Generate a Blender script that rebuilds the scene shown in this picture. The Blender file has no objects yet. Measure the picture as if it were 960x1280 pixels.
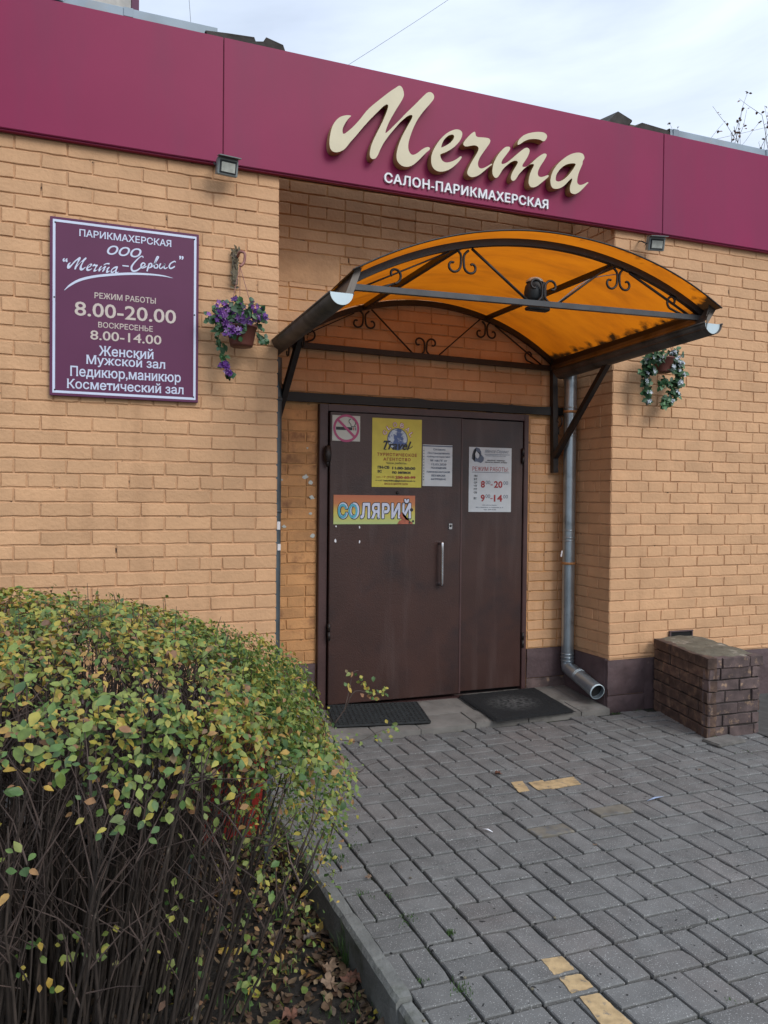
import bpy, bmesh, math, random
from mathutils import Vector, Matrix
from mathutils import noise as mnoise
random.seed(7)
R = random.random
def U(a, b): return a + (b - a) * R()
S = bpy.context.scene
COL = S.collection
rad = math.radians

# ------------------------------------------------------------------ camera
CP = Vector((-1.22798, -4.74961, 1.49362))
YAW, PITCH, ROLL, FPX = .382390592, -.0178286819, .0102269816, 1027.61
_f = Vector((math.sin(YAW)*math.cos(PITCH), math.cos(YAW)*math.cos(PITCH), math.sin(PITCH)))
_r = Vector((math.cos(YAW), -math.sin(YAW), 0)); _u = _r.cross(_f)
_r, _u = math.cos(ROLL)*_r + math.sin(ROLL)*_u, -math.sin(ROLL)*_r + math.cos(ROLL)*_u
cam = bpy.data.cameras.new('camera'); cam.sensor_fit = 'AUTO'; cam.sensor_width = 36
cam.lens = FPX/1280*36; cam.clip_start = .05; cam.clip_end = 3000
co = bpy.data.objects.new('camera', cam); COL.objects.link(co)
co.matrix_world = Matrix(((_r.x, _u.x, -_f.x, CP.x), (_r.y, _u.y, -_f.y, CP.y), (_r.z, _u.z, -_f.z, CP.z), (0, 0, 0, 1)))
S.camera = co
def at(x, y, ax, val):
    """point of the place that lies on the plane axis=val and on the sight line measured in the photograph"""
    v = _f + _r*((x-480)/FPX) - _u*((y-640)/FPX)
    i = 'XYZ'.index(ax)
    return CP + v*((val-CP[i])/v[i])

# ------------------------------------------------------------------ world, sun, exposure
SUN_EL, SUN_AZ = rad(36), rad(160)          # azimuth: direction the light comes from, clockwise from +Y
W = bpy.data.worlds.new('World'); S.world = W; W.use_nodes = True
nt = W.node_tree; nt.nodes.clear(); N = nt.nodes.new; L = nt.links.new
out = N('ShaderNodeOutputWorld'); bg = N('ShaderNodeBackground'); bg.inputs['Strength'].default_value = .12
sky = N('ShaderNodeTexSky'); sky.sky_type = 'NISHITA'; sky.sun_disc = False
sky.sun_elevation = SUN_EL; sky.sun_rotation = SUN_AZ; sky.air_density = 1.0; sky.dust_density = 2.5
tc = N('ShaderNodeTexCoord'); mp = N('ShaderNodeMapping'); mp.inputs['Scale'].default_value = (1.0, 1.0, 2.2)
mp.inputs['Rotation'].default_value = (.2, .1, .6)
cn = N('ShaderNodeTexNoise'); cn.inputs['Scale'].default_value = 1.9; cn.inputs['Detail'].default_value = 7; cn.inputs['Roughness'].default_value = .52
cn.inputs['Distortion'].default_value = .5
cr = N('ShaderNodeValToRGB'); cr.color_ramp.elements[0].position = .36; cr.color_ramp.elements[0].color = (.50, .50, .50, 1)
cr.color_ramp.elements[1].position = .62; cr.color_ramp.elements[1].color = (.97, .97, .97, 1)
sep = N('ShaderNodeSeparateXYZ'); zr = N('ShaderNodeMapRange'); zr.inputs['From Min'].default_value = 0; zr.inputs['From Max'].default_value = 1
zr.inputs['To Min'].default_value = 6.4; zr.inputs['To Max'].default_value = 15.0      # overcast sky: brighter towards the zenith
cc = N('ShaderNodeMixRGB'); cc.blend_type = 'MULTIPLY'; cc.inputs[0].default_value = 1; cc.inputs[1].default_value = (.83, .925, 1.08, 1)
mx = N('ShaderNodeMixRGB')
L(tc.outputs['Generated'], mp.inputs[0]); L(mp.outputs[0], cn.inputs['Vector']); L(cn.outputs['Fac'], cr.inputs[0])
L(tc.outputs['Generated'], sep.inputs[0]); L(sep.outputs['Z'], zr.inputs['Value']); L(zr.outputs[0], cc.inputs[2])
L(cr.outputs[0], mx.inputs[0]); L(sky.outputs[0], mx.inputs[1]); L(cc.outputs[0], mx.inputs[2])
L(mx.outputs[0], bg.inputs[0]); L(bg.outputs[0], out.inputs[0])
sl = bpy.data.lights.new('sun', 'SUN'); sl.energy = 1.3; sl.angle = rad(25); sl.color = (1, .96, .9)
so = bpy.data.objects.new('sun', sl); COL.objects.link(so)
d = Vector((math.sin(SUN_AZ)*math.cos(SUN_EL), math.cos(SUN_AZ)*math.cos(SUN_EL), math.sin(SUN_EL)))
so.rotation_euler = d.to_track_quat('Z', 'Y').to_euler(); so.location = (3, -7, 8)
S.view_settings.view_transform = 'Standard'; S.view_settings.look = 'None'; S.view_settings.gamma = 1
S.view_settings.exposure = 0.07

# ------------------------------------------------------------------ helpers
ORG = {}
def link(o, parent=None):
    COL.objects.link(o)
    if parent is not None: o.parent = parent
def thing(name, label, cat, loc=(0, 0, 0), group=None):
    o = bpy.data.objects.new(name, None); o.empty_display_size = .1; link(o)
    o.location = loc; ORG[o.name] = Vector(loc); o['label'] = label; o['category'] = cat
    if group: o['group'] = group
    return o
def part(name, parent, loc):
    """an Empty is never needed below a thing: parts are meshes; this records a mesh part's world origin"""
def org(o): return ORG[o.name]
class MB:
    def __init__(s): s.v = []; s.f = []; s.m = []; s.sm = []
    def add(s, vs, fs, mi=0, smooth=False):
        b = len(s.v); s.v += [Vector(v) for v in vs]
        for f in fs: s.f.append([b+i for i in f]); s.m.append(mi); s.sm.append(smooth)
    def box(s, c, d, rot=None, bev=0, mi=0):
        c = Vector(c); hx, hy, hz = d[0]/2, d[1]/2, d[2]/2
        if bev <= 0:
            vs = [(x, y, z) for x in (-hx, hx) for y in (-hy, hy) for z in (-hz, hz)]
            fs = [(0, 1, 3, 2), (4, 6, 7, 5), (0, 4, 5, 1), (2, 3, 7, 6), (0, 2, 6, 4), (1, 5, 7, 3)]
        else:
            bm = bmesh.new(); bmesh.ops.create_cube(bm, size=1)
            for v in bm.verts: v.co = Vector((v.co.x*d[0], v.co.y*d[1], v.co.z*d[2]))
            bmesh.ops.bevel(bm, geom=bm.edges[:], offset=bev, segments=2, affect='EDGES', clamp_overlap=True)
            bm.verts.index_update()
            vs = [v.co.copy() for v in bm.verts]; fs = [[v.index for v in f.verts] for f in bm.faces]; bm.free()
        vs = [Vector(v) for v in vs]
        if rot is not None: vs = [rot @ v for v in vs]
        s.add([c+v for v in vs], fs, mi)
    def tube(s, pts, r, n=6, cap=True, mi=0, smooth=True, flat=None):
        pts = [Vector(p) for p in pts]; rs = r if isinstance(r, (list, tuple)) else [r]*len(pts)
        vs = []; up = None
        for i, p in enumerate(pts):
            t = (pts[min(i+1, len(pts)-1)] - pts[max(i-1, 0)])
            if t.length < 1e-9: t = Vector((0, 0, 1))
            t.normalize()
            if up is None:
                up = Vector((0, 0, 1)) if abs(t.z) < .9 else Vector((0, 1, 0))
            a = t.cross(up)
            if a.length < 1e-4: a = t.cross(Vector((1, 0, 0)))
            a.normalize(); b = a.cross(t).normalized(); up = b
            for k in range(n):
                an = 2*math.pi*(k+.5)/n
                ka, kb = (flat if flat else (1, 1))
                vs.append(p + (a*math.cos(an)*ka + b*math.sin(an)*kb)*rs[i])
        fs = []
        for i in range(len(pts)-1):
            for k in range(n):
                fs.append((i*n+k, i*n+(k+1) % n, (i+1)*n+(k+1) % n, (i+1)*n+k))
        if cap: fs += [tuple(range(n-1, -1, -1)), tuple((len(pts)-1)*n+k for k in range(n))]
        s.add(vs, fs, mi, smooth)
    def bar(s, a, b, w, h=None, mi=0):
        """square section bar"""
        h = h or w
        s.tube([a, b], math.sqrt(.5), 4, mi=mi, smooth=False, flat=(w, h))
    def prism(s, pts, dirv, mi=0, smooth_side=False):
        """extrude a polygon (list of 3D points) along dirv; triangulated faces for concave outlines"""
        pts = [Vector(p) for p in pts]; n = len(pts); dv = Vector(dirv)
        bm = bmesh.new(); vv = [bm.verts.new(p) for p in pts]; f = bm.faces.new(vv)
        res = bmesh.ops.triangulate(bm, faces=[f]); bm.verts.index_update()
        tr = [[v.index for v in g.verts] for g in bm.faces]; bm.free()
        s.add(pts, tr, mi); s.add([p+dv for p in pts], [t[::-1] for t in tr], mi)
        for i in range(n):
            j = (i+1) % n; s.add([pts[i], pts[j], pts[j]+dv, pts[i]+dv], [(0, 1, 2, 3)], mi, False)
    def lathe(s, c, prof, n=20, axis=(0, 0, 1), mi=0):
        c = Vector(c); q = Vector(axis).to_track_quat('Z', 'Y'); vs = []
        for (r, z) in prof:
            for k in range(n):
                a = 2*math.pi*k/n; vs.append(c + q @ Vector((r*math.cos(a), r*math.sin(a), z)))
        fs = [(i*n+k, i*n+(k+1) % n, (i+1)*n+(k+1) % n, (i+1)*n+k) for i in range(len(prof)-1) for k in range(n)]
        s.add(vs, fs, mi, True)
    def build(s, name, mats, parent=None, origin=None, kind=None, label=None, cat=None, group=None):
        m = bpy.data.meshes.new(name)
        if origin is None:
            if parent is not None and parent.name in ORG: origin = ORG[parent.name]
            else: origin = Vector((0, 0, 0))
        origin = Vector(origin)
        m.from_pydata([v-origin for v in s.v], [], s.f); m.update()
        if not isinstance(mats, (list, tuple)): mats = [mats]
        for a in mats: m.materials.append(a)
        m.polygons.foreach_set('material_index', s.m); m.polygons.foreach_set('use_smooth', s.sm)
        o = bpy.data.objects.new(name, m); link(o, parent)
        o.location = origin - (ORG[parent.name] if parent is not None else Vector((0, 0, 0)))
        ORG[o.name] = origin
        if kind: o['kind'] = kind
        if label: o['label'] = label
        if cat: o['category'] = cat
        if group: o['group'] = group
        return o
def inst(name, mesh, parent, loc, rot=None, scale=None):
    o = bpy.data.objects.new(name, mesh); link(o, parent); loc = Vector(loc)
    o.location = loc - ORG[parent.name]; ORG[o.name] = loc
    if rot is not None: o.rotation_euler = rot
    if scale is not None: o.scale = scale
    return o
def catmull(P, n=6, closed=False):
    P = [Vector(p) for p in P]; o = []; m = len(P)
    rng = range(m) if closed else range(m-1)
    for i in rng:
        if closed: a, b, c, d = P[(i-1) % m], P[i], P[(i+1) % m], P[(i+2) % m]
        else: a, b, c, d = P[max(i-1, 0)], P[i], P[i+1], P[min(i+2, m-1)]
        for k in range(n):
            t = k/n
            o.append(.5*((2*b) + (c-a)*t + (2*a-5*b+4*c-d)*t*t + (3*b-a-3*c+d)*t**3))
    if not closed: o.append(P[-1])
    return o

# ------------------------------------------------------------------ materials
def mat(name, c, rough=.8, metal=0, var=.12, scale=6, c2=None, c2pos=(.55, .68), c2scale=3, bump=0, bscale=60, rnd=0, island=0, spec=None, extra=None, trans=None, detail=6):
    m = bpy.data.materials.new(name); m.use_nodes = True; t = m.node_tree; n = t.nodes.new; l = t.links.new
    p = t.nodes['Principled BSDF']; p.inputs['Roughness'].default_value = rough; p.inputs['Metallic'].default_value = metal
    if spec is not None: p.inputs['Specular IOR Level'].default_value = spec
    g = n('ShaderNodeNewGeometry'); no = n('ShaderNodeTexNoise'); no.inputs['Scale'].default_value = scale; no.inputs['Detail'].default_value = detail
    l(g.outputs['Position'], no.inputs['Vector'])
    mr = n('ShaderNodeMapRange'); mr.inputs['To Min'].default_value = 1-var*1.6; mr.inputs['To Max'].default_value = 1+var*1.6
    mr.inputs['From Min'].default_value = .25; mr.inputs['From Max'].default_value = .75
    l(no.outputs['Fac'], mr.inputs['Value'])
    col = n('ShaderNodeRGB'); col.outputs[0].default_value = (*c, 1); cur = col.outputs[0]
    if island:
        cr = n('ShaderNodeValToRGB'); cr.color_ramp.interpolation = 'LINEAR'
        els = island; cr.color_ramp.elements[0].position = els[0][0]; cr.color_ramp.elements[0].color = (*els[0][1], 1)
        cr.color_ramp.elements[1].position = els[-1][0]; cr.color_ramp.elements[1].color = (*els[-1][1], 1)
        for (pp, cc_) in els[1:-1]:
            e = cr.color_ramp.elements.new(pp); e.color = (*cc_, 1)
        oi = n('ShaderNodeObjectInfo'); ad = n('ShaderNodeMath'); ad.operation = 'ADD'; fr = n('ShaderNodeMath'); fr.operation = 'FRACT'
        l(g.outputs['Random Per Island'], ad.inputs[0]); l(oi.outputs['Random'], ad.inputs[1]); l(ad.outputs[0], fr.inputs[0]); l(fr.outputs[0], cr.inputs[0])
        cur = cr.outputs[0]
    if c2 is not None:
        n2 = n('ShaderNodeTexNoise'); n2.inputs['Scale'].default_value = c2scale; n2.inputs['Detail'].default_value = 8; n2.inputs['Roughness'].default_value = .65
        l(g.outputs['Position'], n2.inputs['Vector'])
        r2 = n('ShaderNodeMapRange'); r2.inputs['From Min'].default_value = c2pos[0]; r2.inputs['From Max'].default_value = c2pos[1]
        l(n2.outputs['Fac'], r2.inputs['Value'])
        m2 = n('ShaderNodeMixRGB'); l(r2.outputs[0], m2.inputs[0]); l(cur, m2.inputs[1]); m2.inputs[2].default_value = (*c2, 1); cur = m2.outputs[0]
    mu = n('ShaderNodeMixRGB'); mu.blend_type = 'MULTIPLY'; mu.inputs[0].default_value = 1; l(cur, mu.inputs[1]); l(mr.outputs[0], mu.inputs[2]); cur = mu.outputs[0]
    if rnd:
        oi = n('ShaderNodeObjectInfo'); rr = n('ShaderNodeMapRange'); rr.inputs['To Min'].default_value = 1-rnd; rr.inputs['To Max'].default_value = 1+rnd
        ad = n('ShaderNodeMath'); ad.operation = 'ADD'; fr = n('ShaderNodeMath'); fr.operation = 'FRACT'
        l(g.outputs['Random Per Island'], ad.inputs[0]); l(oi.outputs['Random'], ad.inputs[1]); l(ad.outputs[0], fr.inputs[0])
        l(fr.outputs[0], rr.inputs['Value']); m3 = n('ShaderNodeMixRGB'); m3.blend_type = 'MULTIPLY'; m3.inputs[0].default_value = 1
        l(cur, m3.inputs[1]); l(rr.outputs[0], m3.inputs[2]); cur = m3.outputs[0]
    if extra: cur = extra(t, n, l, g, cur)
    l(cur, p.inputs['Base Color'])
    if bump:
        nb = n('ShaderNodeTexNoise'); nb.inputs['Scale'].default_value = bscale; nb.inputs['Detail'].default_value = 5; l(g.outputs['Position'], nb.inputs['Vector'])
        bp = n('ShaderNodeBump'); bp.inputs['Strength'].default_value = 1; bp.inputs['Distance'].default_value = bump
        l(nb.outputs['Fac'], bp.inputs['Height']); l(bp.outputs[0], p.inputs['Normal'])
    if trans:
        tr = n('ShaderNodeBsdfTranslucent'); l(cur, tr.inputs['Color']); ms = n('ShaderNodeMixShader'); ms.inputs[0].default_value = trans
        l(p.outputs[0], ms.inputs[1]); l(tr.outputs[0], ms.inputs[2]); l(ms.outputs[0], t.nodes['Material Output'].inputs[0])
    return m
def speck(c, scale, lo, hi):
    def f(t, n, l, g, cur):
        v = n('ShaderNodeTexNoise'); v.inputs['Scale'].default_value = scale; v.inputs['Detail'].default_value = 1; l(g.outputs['Position'], v.inputs['Vector'])
        r = n('ShaderNodeMapRange'); r.inputs['From Min'].default_value = lo; r.inputs['From Max'].default_value = hi; l(v.outputs['Fac'], r.inputs['Value'])
        m = n('ShaderNodeMixRGB'); l(r.outputs[0], m.inputs[0]); l(cur, m.inputs[1]); m.inputs[2].default_value = (*c, 1); return m.outputs[0]
    return f
def streaks(c, lo, hi, sx=18, sz=1.2, amount=1):
    def f(t, n, l, g, cur):
        mpn = n('ShaderNodeMapping'); mpn.inputs['Scale'].default_value = (sx, sx, sz); l(g.outputs['Position'], mpn.inputs[0])
        v = n('ShaderNodeTexNoise'); v.inputs['Scale'].default_value = 1; v.inputs['Detail'].default_value = 6; l(mpn.outputs[0], v.inputs['Vector'])
        r = n('ShaderNodeMapRange'); r.inputs['From Min'].default_value = lo; r.inputs['From Max'].default_value = hi; r.inputs['To Max'].default_value = amount; l(v.outputs['Fac'], r.inputs['Value'])
        m = n('ShaderNodeMixRGB'); l(r.outputs[0], m.inputs[0]); l(cur, m.inputs[1]); m.inputs[2].default_value = (*c, 1); return m.outputs[0]
    return f
TAN = (.60, .352, .187)
M = {}
M['paint'] = mat('tan_wall_paint', TAN, .75, var=.07, scale=5, c2=(.50, .27, .13), c2pos=(.60, .80), c2scale=2.3, bump=.004, bscale=45, rnd=.075, extra=streaks((.40, .22, .11), .56, .80, 7, .9, .55))
M['joint'] = mat('painted_mortar', (.56, .33, .18), .85, var=.12, scale=14, c2=(.07, .04, .025), c2pos=(.63, .68), c2scale=13, bump=.004, bscale=60)
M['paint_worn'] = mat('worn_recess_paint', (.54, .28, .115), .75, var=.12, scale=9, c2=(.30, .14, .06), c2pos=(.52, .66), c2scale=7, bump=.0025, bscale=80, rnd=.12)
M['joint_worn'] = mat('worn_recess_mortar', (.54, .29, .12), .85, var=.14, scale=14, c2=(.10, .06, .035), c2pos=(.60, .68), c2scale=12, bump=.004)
M['render_patch'] = mat('painted_render', (.55, .32, .165), .8, var=.08, scale=7, c2=(.42, .24, .12), c2pos=(.55, .7), c2scale=4, bump=.006, bscale=25)
M['plinth'] = mat('brown_plinth_paint', (.095, .062, .064), .7, var=.18, scale=8, c2=(.20, .14, .12), c2pos=(.66, .74), c2scale=14, bump=.008, bscale=22)
M['block'] = mat('flaking_brown_brick', (.100, .070, .066), .9, var=.3, scale=14, c2=(.30, .20, .13), c2pos=(.56, .66), c2scale=17, bump=.004, bscale=70, rnd=.2)
M['block_side'] = mat('bare_brown_brick', (.098, .060, .046), .9, var=.3, scale=14, c2=(.15, .095, .062), c2pos=(.50, .66), c2scale=14, bump=.004, bscale=70, rnd=.25)
M['block_mortar'] = mat('block_mortar', (.035, .028, .025), .95, var=.3, scale=20)
M['cap'] = mat('mossy_concrete_cap', (.13, .118, .085), .9, var=.25, scale=9, c2=(.36, .32, .26), c2pos=(.56, .66), c2scale=6, bump=.01, bscale=22)
M['purple'] = mat('purple_composite_panel', (.25, .0165, .074), .45, spec=.22, var=.05, scale=1.6, bump=.0006, bscale=3, extra=streaks((.17, .03, .075), .5, .72, 3.0, .5, .5))
M['beige'] = mat('beige_letter_face', (.60, .54, .37), .45, var=.04, scale=9)
M['beige_side'] = mat('gold_letter_side', (.36, .23, .095), .5, var=.1, scale=20)
M['white'] = mat('white_plastic', (.80, .82, .86), .45, var=.03)
M['flash'] = mat('galvanised_flashing', (.22, .28, .33), .5, metal=.15, var=.14, scale=4, c2=(.25, .27, .28), c2pos=(.55, .7), c2scale=5)
M['dark_gap'] = mat('dark_gap_shade', (.02, .022, .026), .9, var=.3)  # near-black colour stands in for the shade inside open gaps
M['felt'] = mat('old_roofing_felt', (.042, .038, .033), .85, var=.3, scale=12, bump=.006, bscale=25)
M['iron'] = mat('dark_brown_iron_paint', (.014, .010, .009), .5, var=.3, scale=20, c2=(.07, .035, .02), c2pos=(.62, .72), c2scale=25, bump=.0012, bscale=120)
M['iron_grey'] = mat('grey_worn_steel_tube', (.060, .062, .066), .42, metal=.3, var=.2, scale=12)
M['gutter'] = mat('shade_brown_gutter_metal', (.085, .070, .058), .45, metal=.25, var=.22, scale=7, c2=(.035, .027, .022), c2pos=(.5, .68), c2scale=5)  # brown puts the shade under the galvanised gutter into the colour
M['galv'] = mat('galvanised_pipe', (.36, .42, .46), .30, metal=.75, var=.12, scale=9, c2=(.22, .26, .29), c2pos=(.56, .7), c2scale=7, bump=.0006, bscale=40)
M['galv_pale'] = mat('pale_galvanised_cap', (.55, .66, .70), .5, metal=.1, var=.06)
M['pipe_dull'] = mat('dull_grey_pipe', (.10, .125, .14), .45, metal=.4, var=.2, scale=8)
M['strap'] = mat('rusty_strap', (.40, .19, .07), .7, var=.25, scale=30)
M['door'] = mat('brown_door_paint', (.050, .0215, .0165), .36, var=.14, scale=3, c2=(.028, .015, .015), c2pos=(.48, .66), c2scale=2.4, bump=.0012, bscale=130,
    extra=streaks((.085, .055, .05), .55, .75, 9, 1.0, .6))
M['frame'] = mat('brown_door_frame_paint', (.068, .034, .032), .42, var=.14, scale=6, bump=.001, bscale=90)
M['black'] = mat('black_gap', (.006, .006, .006), .9)
M['chrome'] = mat('steel_handle', (.62, .62, .64), .22, metal=1, var=.05)
M['mat_rubber'] = mat('black_rubber_mat', (.020, .023, .024), .7, var=.3, scale=30)
M['mat_carpet'] = mat('black_bristle_mat', (.010, .011, .012), .95, var=.35, scale=60, bump=.006, bscale=260,
    extra=None)
M['slab'] = mat('landing_concrete', (.175, .165, .150), .85, var=.15, scale=8, c2=(.10, .095, .085), c2pos=(.52, .68), c2scale=6, bump=.003, bscale=60)
M['paver'] = mat('grey_paver', (.138, .139, .135), .88, var=.14, scale=10, c2=(.145, .130, .122), c2pos=(.5, .7), c2scale=.9, bump=.0022, bscale=170, rnd=.11, extra=lambda t, n, l, g, cur: speck((.02, .02, .02), 42, .735, .75)(t, n, l, g, speck((.40, .40, .39), 230, .66, .70)(t, n, l, g, cur)))
M['paver_tan'] = mat('tan_stained_paver', (.165, .150, .12), .88, var=.2, scale=16, bump=.0022, bscale=170, c2=(.13, .13, .125), c2pos=(.5, .6), c2scale=14)
M['sand'] = mat('dark_joint_sand', (.009, .009, .007), .95, var=.4, scale=30, c2=(.025, .035, .012), c2pos=(.5, .62), c2scale=3, bump=.006, bscale=90)
M['tanmark'] = mat('tan_painted_patch', (.44, .315, .165), .85, var=.2, scale=25, c2=(.20, .17, .13), c2pos=(.56, .66), c2scale=30, bump=.0015, bscale=170)
M['kerb'] = mat('kerb_concrete', (.17, .175, .165), .9, var=.18, scale=9, c2=(.09, .10, .075), c2pos=(.5, .66), c2scale=7, bump=.005, bscale=70)
M['soil'] = mat('dark_soil', (.018, .015, .012), .95, var=.5, scale=25, bump=.015, bscale=40)
M['apron'] = mat('asphalt_apron', (.07, .07, .068), .9, var=.2, scale=14, bump=.004, bscale=90)
M['ground'] = mat('distant_ground', (.09, .09, .085), .95, var=.2, scale=1.5)
M['stem'] = mat('shrub_stem_bark', (.042, .031, .024), .85, var=.35, scale=18, rnd=.35, c2=(.12, .10, .08), c2pos=(.6, .7), c2scale=14)
M['twig'] = mat('shrub_twig_bark', (.080, .055, .045), .85, var=.3, scale=18, rnd=.35)
GREEN = [(0, (.055, .115, .035)), (.25, (.10, .19, .045)), (.5, (.17, .24, .05)), (.75, (.27, .31, .065)), (1, (.11, .16, .05))]
YEL = [(0, (.42, .34, .05)), (.3, (.34, .32, .06)), (.55, (.50, .33, .06)), (.78, (.30, .15, .07)), (.9, (.18, .10, .06)), (1, (.25, .27, .07))]
BRN = [(0, (.075, .038, .022)), (.4, (.12, .075, .04)), (.7, (.05, .033, .024)), (1, (.20, .14, .075))]
M['leaf_g'] = mat('green_leaf', (.1, .2, .05), .5, var=.2, scale=60, island=GREEN, trans=.25)
M['leaf_y'] = mat('yellow_leaf', (.4, .3, .05), .55, var=.2, scale=60, island=YEL, trans=.25)
M['leaf_b'] = mat('dry_leaf', (.2, .1, .05), .7, var=.25, scale=60, island=BRN)
M['grass'] = mat('grass_blade', (.06, .12, .03), .6, var=.3, scale=40, rnd=.3, trans=.2)
M['pot'] = mat('brown_plastic_pot', (.12, .036, .025), .5, var=.1)
M['ivy'] = mat('dark_artificial_ivy', (.02, .06, .02), .45, var=.3, island=[(0, (.012, .045, .015)), (.5, (.03, .09, .035)), (.85, (.07, .17, .06)), (1, (.02, .05, .025))])
M['violet'] = mat('violet_petal', (.16, .04, .28), .6, var=.25, island=[(0, (.09, .02, .19)), (.6, (.16, .045, .28)), (.9, (.30, .12, .40)), (1, (.4, .28, .5))], trans=.2)
M['petal_w'] = mat('pale_petal', (.55, .6, .65), .6, var=.15)
M['gilt'] = mat('weathered_gilt_bracket', (.19, .15, .085), .6, var=.35, scale=40, c2=(.05, .035, .025), c2pos=(.5, .6), c2scale=40, bump=.003, bscale=90)
M['pinkbrown'] = mat('pink_brown_plastic_hook', (.28, .12, .10), .5, var=.1)
M['sign_p'] = mat('purple_sign_vinyl', (.118, .030, .080), .45, spec=.25, var=.05, scale=3)
M['sign_w'] = mat('pale_blue_vinyl', (.60, .66, .82), .5, var=.03)
M['sign_c'] = mat('cream_vinyl', (.58, .50, .45), .5, var=.03)
M['lamp_body'] = mat('grey_floodlight_body', (.22, .25, .25), .45, metal=.4, var=.12)
M['lamp_glass'] = mat('floodlight_reflector', (.50, .52, .47), .25, metal=.5, var=.2, scale=20)
M['lamp_black'] = mat('black_gasket', (.015, .018, .02), .6)
M['yellow'] = mat('yellow_poster_paper', (.60, .54, .075), .5, var=.06, scale=14)
M['paper'] = mat('white_poster_paper', (.55, .60, .63), .5, var=.05, scale=14)
M['paper_g'] = mat('grey_sticker_vinyl', (.52, .56, .52), .45, var=.05)
M['pink'] = mat('pink_print', (.42, .07, .19), .5, var=.05)
M['ink'] = mat('black_ink', (.018, .02, .025), .5)
M['ink_blue'] = mat('blue_grey_ink', (.10, .13, .19), .5)
M['red'] = mat('red_print', (.33, .025, .03), .5)
M['redbrown'] = mat('red_brown_print', (.30, .085, .02), .5)
M['globe'] = mat('blue_globe_print', (.075, .13, .32), .5, var=.1, c2=(.5, .6, .7), c2pos=(.48, .52), c2scale=19)
M['bluegrad'] = mat('blue_print', (.10, .42, .55), .5)
M['skin_print'] = mat('reddish_print', (.35, .10, .055), .5, var=.3, scale=40)
M['wire'] = mat('black_cable', (.02, .02, .022), .6)
M['wire_grey'] = mat('grey_cable', (.22, .25, .27), .5)
M['bin_red'] = mat('red_bin_paint', (.26, .018, .012), .45, var=.2, scale=7, c2=(.10, .02, .015), c2pos=(.55, .7), c2scale=6)
M['tower'] = mat('pale_concrete_panels', (.50, .48, .44), .9, var=.1, scale=4, c2=(.38, .37, .35), c2pos=(.5, .7), c2scale=1.5)
M['win'] = mat('dark_window_glass', (.05, .06, .07), .1, spec=.6)
M['bluebit'] = mat('blue_white_plastic', (.30, .38, .55), .5, var=.3, scale=120)

# ------------------------------------------------------------------ ground
A0, BX, CY = .0032, .0021, .01667            # paving plane: falls gently from the wall to the camera
def gz(x, y): return A0 + BX*x + CY*min(y, 0)
def ground():
    mb = MB(); s = 400; z = -.32
    mb.add([(-s, -s, z), (s, -s, z), (s, s, z), (-s, s, z)], [(0, 1, 2, 3)])
    mb.build('ground', M['ground'], kind='structure')
ground()

# ------------------------------------------------------------------ bricks
def brick_mesh(w, h, depth, seed, m, rough=.0026, bev=.003, name='brick'):
    """front face at y=0 looking to -y, centred on x,z; wobbly arris, 10 points round"""
    rn = random.Random(seed); nx = 4; P = []
    for i in range(nx+1): P.append((-w/2+w*i/nx, -h/2))
    for i in range(nx+1): P.append((w/2-w*i/nx, h/2))
    n = len(P); v = []; jit = []
    for (x, z) in P:
        jit.append((rn.uniform(-1, 1)*rough, rn.uniform(-1, 1)*rough))
    tilt = rn.uniform(-1, 1)*.0012; tz = rn.uniform(-1, 1)*.001
    for (x, z), (a, b) in zip(P, jit): v.append((x+a, depth, z+b))
    for (x, z), (a, b) in zip(P, jit): v.append((x+a, bev+x/w*tilt, z+b))
    for (x, z), (a, b) in zip(P, jit):
        sx = (w/2-bev)/(w/2); sz = (h/2-bev)/(h/2)
        v.append((x*sx+a*.6, x/w*tilt+z/h*tz, z*sz+b*.6))
    f = []
    for k in range(2):
        for i in range(n): f.append((k*n+i, k*n+(i+1) % n, (k+1)*n+(i+1) % n, (k+1)*n+i))
    for i in range(nx):
        a, b = 2*n+i, 2*n+i+1; c, d = 2*n+(n-2-i), 2*n+(n-1-i); f.append((a, b, c, d))
    me = bpy.data.meshes.new(name); me.from_pydata(v, [], f); me.update(); me.materials.append(m)
    bmn = bmesh.new(); bmn.from_mesh(me); bmesh.ops.recalc_face_normals(bmn, faces=bmn.faces); bmn.to_mesh(me); bmn.free()
    return me
BM = {}
def get_brick(w, h, m, k):
    key = (round(w*200), round(h*500), m.name, k)
    if key not in BM: BM[key] = brick_mesh(w, h, .06, hash((round(w*200), k)) % 9999, m)
    return BM[key]
def rows(x0, x1, z0, z1, zj, pitch, off_fn, joint=.0082):
    """list of (xc, zc, w, h): courses between x0,x1 and z0,z1, joints at zj+k*pitch; off_fn(k) gives the run of brick widths from x0"""
    o = []; k = math.floor((z0-zj)/pitch)
    while zj+k*pitch < z1-.004:
        a = max(zj+k*pitch, z0); b = min(zj+(k+1)*pitch, z1); h = b-a-joint; zc = (a+b)/2
        if h > .012:
            x = x0
            for w in off_fn(k):
                e = min(x+w, x1)
                if e-x > .03: o.append((( x+e)/2, zc, e-x-joint, h, k))
                x += w
                if x >= x1-.01: break
        k += 1
    return o
def seqn(first, rest, n=60): return list(first)+[rest]*n
MOD = .2587
def left_off(k, x0=0):
    # courses counted upward from the joint at z=3.297; row r of the photograph = -1-k
    r = -1-k
    if r % 6 == 4: return seqn([.193], MOD/2)
    return seqn([MOD/2 if r % 2 else MOD], MOD)
def right_off(k):
    r = -1-k
    if r % 6 == 2: return seqn([MOD/2, .193], MOD/2)
    return seqn([MOD/2] if r % 2 == 0 else [MOD], MOD)
def rot_m(axis_angle): return Matrix.Rotation(axis_angle, 3, 'Z')

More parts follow.
